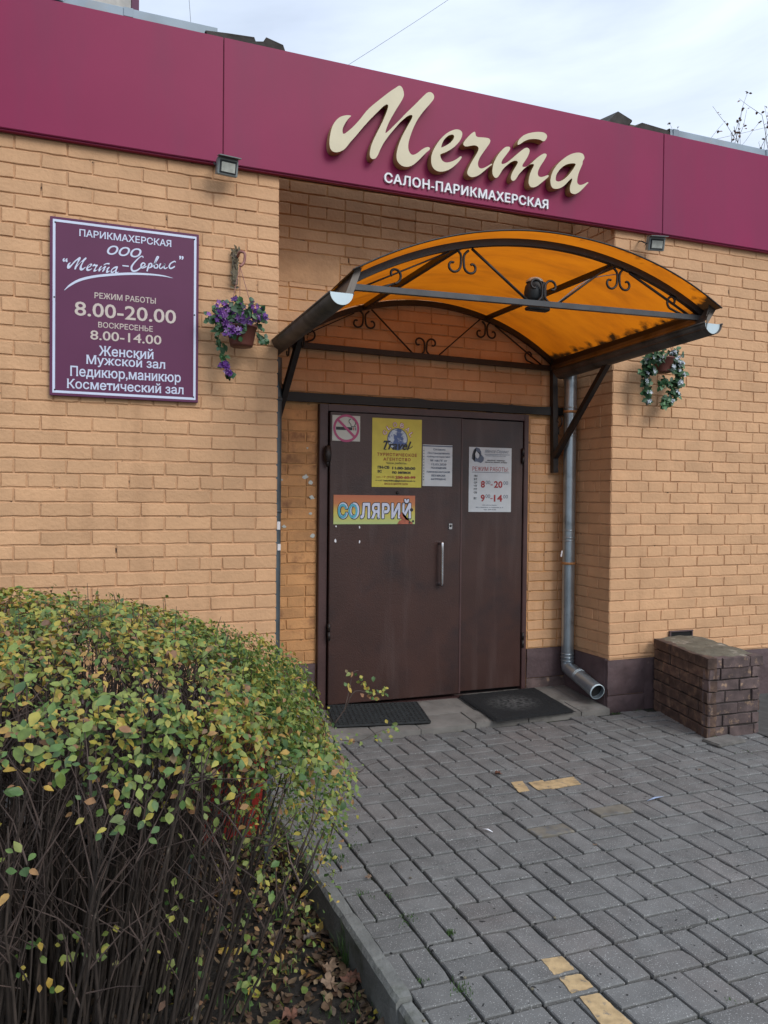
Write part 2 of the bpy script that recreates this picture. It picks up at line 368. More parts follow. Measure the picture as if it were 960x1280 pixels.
bld = thing('salon_building', 'low tan painted brick building with a recessed entrance and a purple fascia band', 'building', (1.2, 0, 0))
XL, XR, WL, WR = -2.3, 4.7, 0.0, 2.395      # built bricks reach from XL to XR; recess from WL to WR
DR = .51; BT = 4.05
BAND_B, BAND_T = 3.378, 4.083
IND = 0; FAR = {}
def lay(wall, lst, P0, ux, m, n_ind, face_m=None):
    """place bricks: point = P0 + ux*x ; front normal is ux rotated -90 deg"""
    global IND
    ang = math.atan2(ux.y, ux.x); rz = ang
    fars = MB()
    for i, (x, z, w, h, k) in enumerate(lst):
        p = P0 + ux*x + Vector((0, 0, z)); wq = round(w*200)/200 if abs(w-.249) > .004 else .249
        me = get_brick(w, h, m, random.randrange(7))
        proud = U(-.0018, .0018); nrm = Vector((-ux.y, ux.x, 0)); p = p + nrm*proud
        near = n_ind(p)
        if near:
            inst('brick', me, wall, p, (rad(U(-.15, .15)), U(-.003, .003), rz + rad(U(-.25, .25)))); IND += 1
        else:
            q = Matrix.Rotation(rz+rad(U(-.2, .2)), 3, 'Z')
            fars.add([p + q @ v.co for v in me.vertices], [tuple(f.vertices) for f in me.polygons])
    if fars.v: fars.build('brick_courses', m, wall, kind='stuff')

# ---- left wall
def wall_box(x0, x1, y0, y1, z0, z1, m, name, mb=None):
    mb = MB(); nx = max(1, int((x1-x0)/.05)); nz = max(1, int((z1-z0)/.05))
    vs = []; fs = []
    for i in range(nx+1):
        for j in range(nz+1):
            x = x0+(x1-x0)*i/nx; z = z0+(z1-z0)*j/nz
            vs.append((x, y0 + .0016*mnoise.noise(Vector((x*9, 1.7, z*9))), z))
    for i in range(nx):
        for j in range(nz): fs.append((i*(nz+1)+j, (i+1)*(nz+1)+j, (i+1)*(nz+1)+j+1, i*(nz+1)+j+1))
    mb.add(vs, fs, 0, True)
    b = [(x0, y1, z0), (x1, y1, z0), (x1, y1, z1), (x0, y1, z1), (x0, y0, z0), (x1, y0, z0), (x1, y0, z1), (x0, y0, z1)]
    mb.add(b, [(3, 2, 1, 0), (0, 1, 5, 4), (2, 3, 7, 6), (1, 2, 6, 5), (3, 0, 4, 7)])
    return mb.build(name, m, bld, origin=((x0+x1)/2, y0, z0))
JD = .0062
wl = wall_box(-9, WL-JD, JD, .38, -.3, BT, M['joint'], 'left_wall')
lst = [(-x, z, w, h, k) for (x, z, w, h, k) in rows(0, -XL, .40, 3.42, 3.297, .077, left_off)]
def vis_left(p): return -1.56 < p.x < 0.01 and p.z > .62
# ---- right wall
wr = wall_box(WR+JD, 12, JD, .38, -.3, BT, M['joint'], 'right_wall')
ZR = 2.241
lstr = rows(0, XR-WR, .366, 3.42, ZR, .077, right_off)
lay(wl, lst, Vector((0, 0, 0)), Vector((1, 0, 0)), M['paint'], lambda p: vis_left(p) and IND < 205)
cnt0 = IND
def vis_r(p):
    return p.x < 3.0 and .36 < p.z < 2.0
lay(wr, lstr, Vector((WR, 0, 0)), Vector((1, 0, 0)), M['paint'], lambda p: vis_r(p) and IND < 262)
# ---- right reveal (faces -x): from y=0 back to DR
mb = MB(); mb.box((WR+JD+.19, (JD+DR+.2)/2, 1.9), (.38, DR+.2-JD-.004, 4.3)); rv = mb.build('reveal_wall', M['joint'], bld, origin=(WR+JD, .25, 0))
def rev_off(k):
    r = -1-k
    return seqn([.13, .06, MOD/2] if r % 6 == 2 else ([MOD] if r % 2 == 0 else [MOD/2]), MOD)
lsv = rows(0, DR, .39, 3.62, ZR, .077, rev_off)
# local x runs toward -y seen from recess: use ux=(0,-1) so that the front normal points to -x
lsv2 = [(-x, z, w, h, k) for (x, z, w, h, k) in lsv]
lay(rv, lsv2, Vector((WR, 0, 0)), Vector((0, -1, 0)), M['paint'], lambda p: .9 < p.z < 1.75 and IND < 282)
# left reveal (faces +x), seen only from a step to the side
mb = MB(); mb.box((-JD-.1915, (JD+DR+.2)/2, 1.9), (.38, DR+.2-JD-.006, 4.3)); lv = mb.build('left_reveal_wall', M['joint'], bld, origin=(-JD, .25, 0))
lay(lv, rows(0, DR, .39, 3.62, 3.297, .077, rev_off), Vector((0, 0, 0)), Vector((0, 1, 0)), M['paint'], lambda p: False)
# ---- recess back wall
DX0, DX1, DZ1 = .410, 2.032, 2.113        # door opening (outer frame)
rw = None
mb = MB()
for (x0, x1, z0, z1) in ((-.02, DX0-.004, -.1, DZ1), (DX1+.004, WR+.02, -.1, DZ1), (-.02, WR+.02, DZ1, BT)):
    mb.box(((x0+x1)/2, DR+JD+.19, (z0+z1)/2), (x1-x0, .38, z1-z0-.002))
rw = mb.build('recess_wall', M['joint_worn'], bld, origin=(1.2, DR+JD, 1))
def rec_off(k):
    return seqn([.20, .12] if k % 5 == 3 else ([MOD*.75] if k % 2 else [MOD*.25]), MOD if k % 5 != 3 else MOD/2)
zj = 1.998
PATCH = (2.905, 3.105)
low_l = rows(0.004, DX0-.006, .38, 2.09, zj, .073, rec_off)
low_r = rows(0.004, WR-DX1-.02, .38, 2.09, 1.243, .073, lambda k: seqn([.14, .12] if k % 3 == 0 else ([.265] if k % 2 else [.14]), MOD))
up1 = rows(0.004, WR-.004, 2.185, PATCH[0], 2.185, .0755, rec_off)
up2 = rows(0.004, WR-.004, PATCH[1], 3.78, PATCH[1], .077, rec_off)
upm = rows(.55, WR-.004, PATCH[0], PATCH[1], PATCH[0], .0755, rec_off)
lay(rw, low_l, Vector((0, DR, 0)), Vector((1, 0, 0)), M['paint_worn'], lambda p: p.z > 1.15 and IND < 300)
lay(rw, low_r, Vector((DX1+.008, DR, 0)), Vector((1, 0, 0)), M['paint'], lambda p: False)
lay(rw, up1, Vector((0, DR, 0)), Vector((1, 0, 0)), M['paint'], lambda p: False)
lay(rw, up2, Vector((0, DR, 0)), Vector((1, 0, 0)), M['paint'], lambda p: False)
lay(rw, upm, Vector((0, DR, 0)), Vector((1, 0, 0)), M['paint'], lambda p: False)
# rendered lintel band with an uneven lower edge
mb = MB(); pts = []
for i in range(13): pts.append(Vector((.006+.54*i/12, DR-.002, PATCH[0]-.005+.012*mnoise.noise(Vector((i*.7, 0, 0))))))
for i in range(13): pts.append(Vector((.546-.54*i/12, DR-.002, PATCH[1]-.004+.006*mnoise.noise(Vector((i*.9, 3, 0))))))
mb.prism(pts, (0, .02, 0)); mb.build('render_patch', M['render_patch'], bld)
# plinths
def plinth(x0, x1, y, z0, z1, name='plinth', seed=1, yb=None, amp=.006, m=None):
    mb = MB(); nx = max(2, int((x1-x0)/.03)); nz = max(2, int((z1-z0)/.03)); vs = []; fs = []
    for i in range(nx+1):
        for j in range(nz+1):
            x = x0+(x1-x0)*i/nx; z = z0+(z1-z0)*j/nz; e = min(i, nx-i, j, nz-j)
            dy = amp*mnoise.noise(Vector((x*6+seed, 2, z*6)))+amp*.6*mnoise.noise(Vector((x*20+seed, 2, z*25))) + (.006 if e == 0 else 0)
            vs.append((x, y+dy, z))
    for i in range(nx):
        for j in range(nz): fs.append((i*(nz+1)+j, (i+1)*(nz+1)+j, (i+1)*(nz+1)+j+1, i*(nz+1)+j+1))
    mb.add(vs, fs, 0, True); yb = y+.04 if yb is None else yb
    b = [(x0, yb, z0), (x1, yb, z0), (x1, yb, z1), (x0, yb, z1), (x0, y+.006, z0), (x1, y+.006, z0), (x1, y+.006, z1), (x0, y+.006, z1)]
    mb.add(b, [(3, 2, 1, 0), (0, 1, 5, 4), (2, 3, 7, 6), (1, 2, 6, 5), (3, 0, 4, 7)])
    return mb.build(name, m or M['plinth'], bld)
plinth(WR-.012, 2.70, -.012, .118, .362, seed=2, amp=.010)
plinth(WR-.012, 2.70, -.016, -.02, .112, seed=5, amp=.006)
plinth(2.70, 12, -.004, -.05, .362, seed=9)
plinth(-9, -.0, -.010, -.25, .395, seed=7)
plinth(DX1+.01, WR-.015, DR-.012, .16, .378, seed=3, yb=DR+.02)
plinth(DX1+.01, WR-.015, DR-.006, .0, .155, seed=4, yb=DR+.02, m=M['block'])
plinth(.01, DX0-.01, DR-.012, 0, .378, seed=6, yb=DR+.02)
mb = MB(); mb.box((WR-.006, .265, .175), (.022, .50, .39), bev=.004); mb.build('plinth', M['plinth'], bld)
# black steel lintel over the door
mb = MB(); z0 = 2.121
pts = []
for i in range(24): pts.append(Vector((.01+(WR-.09)*i/23, DR-.030, z0-.002+.003*R())))
for i in range(24): pts.append(Vector((.01+(WR-.09)*(23-i)/23, DR-.030, z0+.056+.010*mnoise.noise(Vector((i*.8, 5, 0))))))
mb.prism(pts, (0, .035, 0)); mb.build('lintel', M['lamp_black'], bld, label='black steel lintel over the brown door')
# vent slot over the block
mb = MB(); a = at(836, 789, 'Y', 0); b = at(863, 797, 'Y', 0)
mb.box(((a.x+b.x)/2, -.001, (a.z+b.z)/2), (b.x-a.x, .02, .050)); vo = mb.build('vent', M['black'], bld)
mb = MB(); w = (b.x-a.x)/2; c = Vector(((a.x+b.x)/2, -.014, (a.z+b.z)/2))
for dx, dz, sx, sz in ((0, .028, 2*w+.016, .008), (w, 0, .008, .05), (-w, 0, .010, .05)): mb.box(c+Vector((dx, 0, dz)), (sx, .014, sz))
mb.build('vent_frame', M['plinth'], vo)
# body and roof of the building behind the walls
mb = MB(); mb.box((1.5, 6.3, 1.9), (21, 10.6, 4.4)); mb.build('building_core', M['joint'], bld)
mb = MB(); mb.box((1.5, 6.35, 4.13), (21.2, 11.6, .03)); mb.build('flat_roof', M['felt'], bld)
# recess soffit

# ---- fascia band: composite panels with open seams
for (x0, x1) in ((-9.0, -3.450), (-3.446, -.3445), (-.3405, 2.7610), (2.7650, 5.87), (5.874, 12)):
    mb = MB(); c = ((x0+x1)/2, -.025, (BAND_B+BAND_T)/2); mb.box(c, (x1-x0, .05, BAND_T-BAND_B), bev=.003)
    mb.build('fascia_panel', M['purple'], bld, origin=c)
mb = MB(); mb.box((1.5, -.022, BAND_B-.004), (21, .030, .007)); mb.build('fascia_shadow_strip', M['purple'], bld)  # thin strip put in for the shadow line under the panels
mb = MB(); mb.box((1.5, .03, (BAND_B+BAND_T)/2-.01), (21, .048, BAND_T-BAND_B-.04)); mb.build('fascia_backing', M['dark_gap'], bld)

# ---- roof edge: flashings and curled roofing felt
def flashing(x0, x1, zb, zt, y0, y1, label=None):
    mb = MB()
    mb.add([(x0, y0, zb), (x1, y0, zb), (x1, y0+.004, zt-.006), (x0, y0+.004, zt-.006), (x0, y0+.012, zt), (x1, y0+.012, zt), (x1, y1, zt+.02), (x0, y1, zt+.02)],
           [(0, 1, 2, 3), (3, 2, 5, 4), (4, 5, 6, 7)])
    for k in range(int((x1-x0)/.9)+1):
        xx = x0+.05+k*.9
        if xx < x1: mb.box((xx, y0-.002, (zb+zt)/2), (.05, .006, zt-zb-.01))
    return mb.build('roof_flashing', M['flash'], bld)
a = at(270, 40.6, 'Y', .06); b = at(272, 48.5, 'Y', .06)
flashing(-9, b.x, b.z+.010, a.z+.034, .06, .35)
flashing(-9, at(80, 0, 'Y', .045).x, b.z+.016, a.z+.040, .045, .34)
a = at(854.6, 168.5, 'Y', .10); b = at(854.6, 175.5, 'Y', .10); flashing(at(838, 170, 'Y', .10).x, 12, b.z+.012, a.z+.030, .10, .4)
mb = MB(); mb.box((-4.6, .10, 4.105), (9.2, .05, .115)); mb.box((8.0, .15, 4.10), (10.4, .05, .13)); mb.build('roof_edge_gap_shade', M['dark_gap'], bld)  # dark boxes stand in for the shaded gap beneath the flashings
mb = MB(); mb.box((3.3, .113, 4.105), (1.1, .02, .11)); mb.build('parapet_brick_strip', M['joint'], bld)
def felt(pts_px, Y, depth, name='roofing_felt', sag=.02):
    """torn felt sheet: outline of its front, with thickness and a back running onto the roof"""
    mb = MB(); P = [at(x, y, 'Y', Y) for (x, y) in pts_px]; n = len(P)
    F = [p + Vector((0, .02*mnoise.noise(p*5), 0)) for p in P]
    mb.prism(F, (0, .012, 0))
    top = [p for p in F if True][:n//2+1]
    for i in range(len(top)-1):
        a, b = top[i], top[i+1]
        mb.add([a, b, b+Vector((0, depth, .05)), a+Vector((0, depth, .05))], [(0, 1, 2, 3)])
        mb.add([a-Vector((0, 0, .008)), b-Vector((0, 0, .008)), b+Vector((0, depth, .042)), a+Vector((0, depth, .042))], [(3, 2, 1, 0)])
    return mb.build(name, M['felt'], bld)
felt([(257, 38), (285, 42), (318, 46), (320, 51), (330, 51), (333, 46), (354, 56), (354, 62), (357, 64), (355, 72), (340, 76), (300, 68), (270, 60), (262, 50)], .03, .30)
felt([(750, 160), (763, 149), (773, 139), (791, 150), (786, 156), (800, 162), (803, 168), (790, 170), (775, 166), (762, 166)], .03, .35)
felt([(795, 158), (803, 153), (837, 162), (840, 167), (834, 172), (822, 172), (800, 168)], .02, .30)
mb = MB(); a = at(765, 167, 'Y', .05); b = at(825, 182, 'Y', .05); mb.box(((a.x+b.x)/2, .09, 4.12), (b.x-a.x, .05, .075)); mb.build('parapet_lump', M['cap'], bld)

# ------------------------------------------------------------------ lettering helpers
class Plane:
    def __init__(s, o, ux=(1, 0, 0), uz=(0, 0, 1), n=(0, -1, 0)): s.o = Vector(o); s.ux = Vector(ux); s.uz = Vector(uz); s.n = Vector(n)
    def P(s, x, z, d=0): return s.o + s.ux*x + s.uz*z + s.n*d
from mathutils.geometry import delaunay_2d_cdt
TG = {}
def text_geo(body, bold=0, shear=0, space=1):
    """outlines of the built-in font, filled by winding number: vertices, triangles, boundary edges"""
    key = (body, shear, space)
    if key in TG: return TG[key]
    c = bpy.data.curves.new('t', 'FONT'); c.body = body; c.shear = shear; c.space_character = space; c.resolution_u = 3; c.fill_mode = 'NONE'
    o = bpy.data.objects.new('t', c); me = bpy.data.meshes.new_from_object(o)
    P = [Vector((p.co.x, p.co.y)) for p in me.vertices]; E_ = [tuple(e.vertices) for e in me.edges]
    bpy.data.objects.remove(o); bpy.data.curves.remove(c); bpy.data.meshes.remove(me)
    nx_ = {}
    for a, b in E_: nx_.setdefault(a, []).append(b); nx_.setdefault(b, []).append(a)
    seen = set(); dirE = []
    for st_ in range(len(P)):                      # walk each closed contour once, in vertex order
        if st_ in seen or st_ not in nx_: continue
        prev, cur_ = None, st_
        nb = st_+1 if st_+1 in nx_[st_] else nx_[st_][0]
        first = True
        while True:
            seen.add(cur_); n_ = nb if first else [q for q in nx_[cur_] if q != prev][0]; first = False
            dirE.append((P[cur_], P[n_])); prev, cur_ = cur_, n_
            if cur_ == st_: break
    r_ = delaunay_2d_cdt(P, E_, [], 0, 1e-6)
    V_, F_ = r_[0], r_[2]
    ED = [(a.x, a.y, b.x, b.y) for a, b in dirE if a.y != b.y]; keep = []
    for t_ in F_:
        cx_ = sum(V_[q].x for q in t_)/len(t_); cy_ = sum(V_[q].y for q in t_)/len(t_); w_ = 0
        for ax, ay, bx, by in ED:
            if (ay <= cy_) != (by <= cy_) and ax+(cy_-ay)/(by-ay)*(bx-ax) > cx_: w_ += 1 if by > ay else -1
        if w_ != 0: keep.append(tuple(t_))
    ed = {}
    for p in keep:
        for q in range(len(p)):
            k = tuple(sorted((p[q], p[(q+1) % len(p)]))); ed[k] = ed.get(k, 0)+1
    TG[key] = ([(q.x, q.y) for q in V_], keep, [k for k, n_ in ed.items() if n_ == 1])
    return TG[key]
def lettering(pl, body, x, z, w, h, m, parent, d=.0012, bold=.012, shear=0, serif=0, thick=0, arc=None, name='lettering', space=1, rot=0):
    """text fitted into the box with left-bottom corner x,z and size w,h on plane pl"""
    v, f, be = text_geo(body, bold, shear, space)
    if not v: return None
    x0 = min(a for a, b in v); x1 = max(a for a, b in v); y0 = min(b for a, b in v); y1 = max(b for a, b in v)
    v = list(v); f = list(f)
    par = list(range(len(v)))
    def find(i):
        while par[i] != i: par[i] = par[par[i]]; i = par[i]
        return i
    for t_ in f:
        for q_ in t_[1:]: par[find(q_)] = find(t_[0])
    ids = {}
    lev = [0.0]*len(v)
    for i_ in range(len(v)): lev[i_] = 0
    if serif:
        add = []
        for (i, j) in be:
            (ax, ay), (bx, by) = v[i], v[j]
            if abs(ay-by) < 1e-3 and .05 < abs(ax-bx) < .19:
                l, r = min(ax, bx)-serif, max(ax, bx)+serif
                if abs(ay) < .03: add.append((l, r, ay, ay+.052))
                elif ay > .45: add.append((l, r, ay-.052, ay))
        for n_, (l, r, a, b) in enumerate(add):
            k = len(v); v += [(l, a), (r, a), (r, b), (l, b)]; f.append((k, k+1, k+2, k+3)); lev += [.0003+(n_ % 9)*.00006]*4
        x0 = min(a for a, b in v); x1 = max(a for a, b in v)
    nb0 = len(f); x0 -= max(bold, 0); x1 += max(bold, 0); y0 -= max(bold, 0); y1 += max(bold, 0)
    if bold > 0:
        for n_, (i_, j_) in enumerate(be):
            (ax, ay), (bx, by) = v[i_], v[j_]; L_ = math.hypot(bx-ax, by-ay)
            if L_ < 1e-6: continue
            tx_, ty_ = (bx-ax)/L_*bold, (by-ay)/L_*bold; ex_ = .6; k = len(v)
            v += [(ax-tx_*ex_+ty_, ay-ty_*ex_-tx_), (bx+tx_*ex_+ty_, by+ty_*ex_-tx_), (bx+tx_*ex_-ty_, by+ty_*ex_+tx_), (ax-tx_*ex_-ty_, ay-ty_*ex_+tx_)]
            f.append((k, k+1, k+2, k+3)); lev += [.00012+(n_ % 13)*.00001]*4
    sx = w/(x1-x0); sy = h/(y1-y0); mb = MB(); ca, sa = math.cos(rot), math.sin(rot)
    q = [((a-x0)*sx, (b-y0)*sy) for a, b in v]
    q = [(x+a*ca-b*sa, z+a*sa+b*ca) for a, b in q]
    mb.add([pl.P(a, b, d+lv_) for (a, b), lv_ in zip(q, lev)], f)
    if thick:
        mb.add([pl.P(a, b, d-thick) for a, b in q], [t[::-1] for t in f])
        for (i, j) in be:
            A, B = q[i], q[j]; mb.add([pl.P(*A, d), pl.P(*B, d), pl.P(*B, d-thick), pl.P(*A, d-thick)], [(0, 1, 2, 3)], 1 if isinstance(m, list) else 0)
    return mb.build(name, m, parent)

# ------------------------------------------------------------------ big script sign (face outlines in plane of the fascia)
M_px = {
'm': ((400, 90), [(208,292),(190,288),(165,290),(140,297),(118,312),(100,332),(85,358),(74,390),(67,425),(63,460),(65,495),(75,520),(95,533),(120,534),(145,525),(170,508),(200,470),(240,425),(290,365),(340,310),(385,265),(415,235),(435,220),(448,216),(455,225),(450,250),(435,290),(415,335),(390,385),(365,435),(345,480),(335,520),(332,550),(338,572),(352,580),(370,575),(385,555),(400,520),(420,480),(440,450),(470,410),(500,375),(530,340),(560,312),(585,293),(605,286),(617,292),(610,315),(590,350),(565,395),(542,440),(525,485),(513,530),(510,570),(520,600),(542,622),(575,632),(610,625),(645,600),(680,565),(710,535),(728,520),(733,508),(722,500),(700,505),(675,520),(650,540),(625,552),(607,548),(592,525),(588,490),(594,455),(608,410),(628,360),(655,310),(690,262),(725,222),(750,192),(761,170),(757,150),(742,136),(722,135),(700,150),(665,185),(625,225),(580,268),(540,310),(500,350),(465,385),(442,405),(436,402),(445,370),(465,325),(490,280),(520,230),(548,185),(560,150),(553,115),(540,95),(525,92),(505,105),(470,128),(430,158),(390,190),(350,222),(310,260),(275,305),(240,345),(210,375),(180,400),(162,412),(152,408),(150,385),(158,360),(175,330),(195,305)], None),
'e': ((400, 90), [(945,568),(935,563),(915,578),(890,592),(860,602),(835,602),(815,590),(805,570),(803,548),(830,538),(865,520),(900,495),(930,462),(946,430),(948,405),(935,388),(912,382),(885,388),(855,402),(825,425),(795,458),(770,495),(750,535),(742,570),(742,605),(752,635),(772,655),(800,664),(835,660),(870,645),(905,618),(930,592)],
      [(808,500),(815,475),(830,448),(850,428),(870,418),(888,418),(895,430),(888,450),(868,472),(840,490),(815,502)]),
'ch': ((570, 130), [(125,185),(105,195),(75,225),(52,255),(50,272),(65,283),(90,280),(118,275),(140,280),(150,292),(148,312),(130,345),(105,385),(85,425),(75,455),(82,475),(105,487),(135,482),(165,465),(195,440),(225,415),(240,405),(238,398),(220,408),(195,422),(172,430),(155,425),(147,408),(148,385),(160,355),(180,325),(205,290),(222,265),(229,245),(220,230),(195,224),(165,222),(145,220),(133,212),(130,198)], None),
't': ((570, 130), [(345,284),(325,290),(295,320),(270,355),(252,395),(244,430),(244,465),(255,487),(270,492),(285,480),(300,455),(315,432),(340,408),(365,388),(390,378),(408,380),(412,392),(400,415),(385,440),(372,465),(366,490),(372,508),(385,512),(400,500),(415,475),(440,445),(470,418),(495,402),(515,400),(520,408),(510,430),(495,462),(486,500),(485,530),(495,550),(515,556),(545,545),(575,520),(600,500),(618,482),(612,474),(590,482),(568,487),(552,482),(545,465),(550,440),(565,410),(585,380),(602,350),(603,335),(590,330),(570,338),(540,360),(505,392),(475,415),(450,420),(442,412),(450,395),(470,365),(487,330),(490,305),(478,293),(460,294),(430,315),(395,345),(360,375),(330,395),(308,400),(303,392),(310,372),(330,345),(350,318),(361,300),(358,287)], None),
'bar': ((570, 130), [(412,272),(412,255),(425,232),(450,210),(485,195),(530,187),(570,187),(595,195),(607,212),(603,230),(590,247),(578,247),(560,238),(530,233),(490,235),(455,248),(430,265)], None),
'a': ((570, 130), [(855,350),(845,332),(820,324),(785,328),(745,345),(705,375),(670,410),(645,450),(632,490),(630,525),(640,555),(660,565),(690,562),(720,545),(745,520),(765,500),(775,497),(772,515),(762,545),(760,575),(770,595),(795,600),(820,588),(845,565),(868,540),(882,525),(875,522),(850,535),(825,540),(810,528),(808,505),(815,470),(830,430),(843,400),(845,380),(855,365)],
      [(665,500),(668,475),(685,445),(715,415),(745,400),(780,395),(798,400),(790,420),(770,450),(740,485),(710,508),(685,517),(668,512)])}
LF = -.112     # letter face plane
def outl(off, pts): return [at(off[0]+x/5.3333, off[1]+y/5.3333, 'Y', LF) for x, y in pts]
LET = {k: (outl(o, p), outl(o, h) if h else None) for k, (o, p, h) in M_px.items()}
def letter_mesh(outer, hole, mapf, dirv, n=2):
    """filled outline with an optional hole, extruded along dirv; side faces use material 1"""
    mb = MB(); A = catmull(outer, n, True); B = catmull(hole, n, True) if hole else None
    A = [mapf(p) for p in A]; B = [mapf(p) for p in B] if B else None
    dv = Vector(dirv)
    from mathutils.geometry import tessellate_polygon
    loops = [A]+([B] if B else []); allp = A+(B or [])
    tr = tessellate_polygon([[p for p in l] for l in loops])
    mb.add(allp, [tuple(t) for t in tr], 0)
    if dv.length > 0:
        mb.add([p+dv for p in allp], [tuple(t)[::-1] for t in tr], 1)
        for l in loops:
            m_ = len(l)
            for i in range(m_): mb.add([l[i], l[(i+1) % m_], l[(i+1) % m_]+dv, l[i]+dv], [(0, 1, 2, 3)], 1)
    return mb
sg = thing('script_sign', 'large raised cream script letters on the purple fascia band', 'sign', (1.17, -.05, 3.5))
for k in ('m', 'e', 'ch', 't', 'bar', 'a'):
    o, h = LET[k]; mb = letter_mesh(o, h, lambda p: p, (0, .058, 0)); ob = mb.build('letter', [M['beige'], M['beige_side']], sg)
p0 = at(480, 228.2, 'Y', -.056); p1 = at(684.5, 260, 'Y', -.056)
sub = thing('lettering_strip', 'row of small white raised capital letters under the cream script', 'lettering', (p0.x, -.05, p0.z))
pl = Plane((0, -.05, 0)); body = 'САЛОН-ПАРИКМАХЕРСКАЯ'
v, f, be = text_geo(body, .02)
X0 = min(a for a, b in v); X1 = max(a for a, b in v)
sc = (p1.x-p0.x)/(X1-X0)
cur = 0
adv = []
for i in range(len(body)):
    vv = text_geo(body[:i+1], .02)[0]; adv.append(max(a for a, b in vv))
for i, chh in enumerate(body):
    vv = text_geo(chh, .02)[0]; wch = max(a for a, b in vv)-min(a for a, b in vv); yy0 = min(b for a, b in vv); yy1 = max(b for a, b in vv)
    xr = (adv[i]-X0)*sc+p0.x
    hh = .062/.74
    lettering(pl, chh, xr-wch*sc, p0.z+(yy0)*hh, wch*sc, (yy1-yy0)*hh, M['white'], sub, d=.014, bold=.02, thick=.013, name='letter')

# ------------------------------------------------------------------ wall sign
a = at(62.5, 269, 'Y', -.03); b = at(247.5, 505, 'Y', -.03)
SX0, SX1, SZ1, SZ0 = a.x, b.x, (a.z+at(247, 293.5, 'Y', -.03).z)/2, (b.z+at(63, 492, 'Y', -.03).z)/2
ws = thing('hours_sign', 'rectangular purple sign with white border and opening hours on the left wall', 'sign', ((SX0+SX1)/2, -.01, SZ0))
mb = MB(); mb.box(((SX0+SX1)/2, -.020, (SZ0+SZ1)/2), (SX1-SX0, .018, SZ1-SZ0), bev=.002); mb.build('board', M['sign_p'], ws)
spl = Plane((SX0, -.0292, SZ0)); SW, SH = SX1-SX0, SZ1-SZ0
mb = MB(); e = .014; t = .013
for (x0, x1, z0, z1) in ((e, SW-e, SH-e-t, SH-e), (e, SW-e, e, e+t), (e, e+t, e+t, SH-e-t), (SW-e-t, SW-e, e+t, SH-e-t)):
    mb.add([spl.P(x0, z0, .001), spl.P(x1, z0, .001), spl.P(x1, z1, .001), spl.P(x0, z1, .001)], [(0, 1, 2, 3)])
mb.build('border', M['sign_w'], ws)
def sp(px, py):
    p = at(px, py, 'Y', -.0292); return p.x-SX0, p.z-SZ0
def srow(body, xl, yl_top, yl_bot, xr, yr_top, yr_bot, m, **kw):
    """row of lettering from the px of its left and right ends in the photograph"""
    a = sp(xl, yl_bot); b = sp(xr, yr_bot); c = sp(xl, yl_top); d_ = sp(xr, yr_top)
    zb = (a[1]+b[1])/2; zt = (c[1]+d_[1])/2
    return lettering(spl, body, a[0], zb, b[0]-a[0], zt-zb, m, ws, **kw)
def z6(x, y): return 60+x/5.0526, 265+y/5.0526     # crop of the upper half
def z7(x, y): return 60+x/5.0526, 380+y/5.0526
def row(zf, body, x0, t0, b0, x1, t1, b1, m, **kw):
    A, Bm = zf(x0, t0), zf(x0, b0); C, D = zf(x1, t1), zf(x1, b1)
    return srow(body, A[0], A[1], Bm[1], C[0], C[1], D[1], m, **kw)
row(z6, 'ПАРИКМАХЕРСКАЯ', 196, 106, 150, 780, 178, 224, M['sign_w'], bold=.014, serif=.035)
row(z6, 'ООО', 372, 214, 275, 590, 226, 285, M['sign_w'], bold=.02, shear=.35)
row(z6, '“', 92, 290, 314, 124, 294, 317, M['sign_w'], bold=.03)
row(z6, '”', 828, 275, 300, 856, 280, 303, M['sign_w'], bold=.03)
row(z6, '–', 470, 335, 343, 510, 339, 347, M['sign_w'], bold=.03)
# small script word from the same letter shapes
allx = [p.x for k in LET for p in LET[k][0]]; allz = [p.z for k in LET for p in LET[k][0]]
bx0, bx1, bz0, bz1 = min(allx), max(allx), min(allz), max(allz)
A = sp(*z6(120, 368)); B_ = sp(*z6(448, 360)); T_ = sp(*z6(215, 285))
def mp_small(p): return spl.P(A[0]+(p.x-bx0)/(bx1-bx0)*(B_[0]-A[0]), min(A[1], B_[1])+.006+(p.z-bz0)/(bz1-bz0)*(T_[1]-A[1]-.006), .0015)
for k in ('m', 'e', 'ch', 't', 'bar', 'a'):
    o, h = LET[k]; letter_mesh(o, h, mp_small, (0, 0, 0), 1).build('lettering', [M['sign_w'], M['sign_w']], ws)
def strokes(pl, polys, m, parent, d=.0012, name='lettering'):
    d0 = d
    """broad-pen strokes: each (points, widths)"""
    mb = MB()
    for n0_, (pts, ws_) in enumerate(polys):
        d = d0+n0_*.00008
        C = catmull([Vector((x, z, 0)) for x, z in pts], 5); n = len(C)
        if not isinstance(ws_, (list, tuple)): ws_ = [ws_]*2
        vs = []
        for i, p in enumerate(C):
            t = (C[min(i+1, n-1)]-C[max(i-1, 0)]); t.normalize(); q = Vector((-t.y, t.x, 0)); u = i/(n-1)*(len(ws_)-1); k = min(int(u), len(ws_)-2); w = ws_[k]*(1-(u-k))+ws_[k+1]*(u-k)
            vs += [pl.P(p.x+q.x*w/2, p.y+q.y*w/2, d), pl.P(p.x-q.x*w/2, p.y-q.y*w/2, d)]
        mb.add(vs, [(2*i, 2*i+1, 2*i+3, 2*i+2) for i in range(n-1)])
    return mb.build(name, m, parent)
S6 = lambda pts: [sp(*z6(x, y)) for x, y in pts]
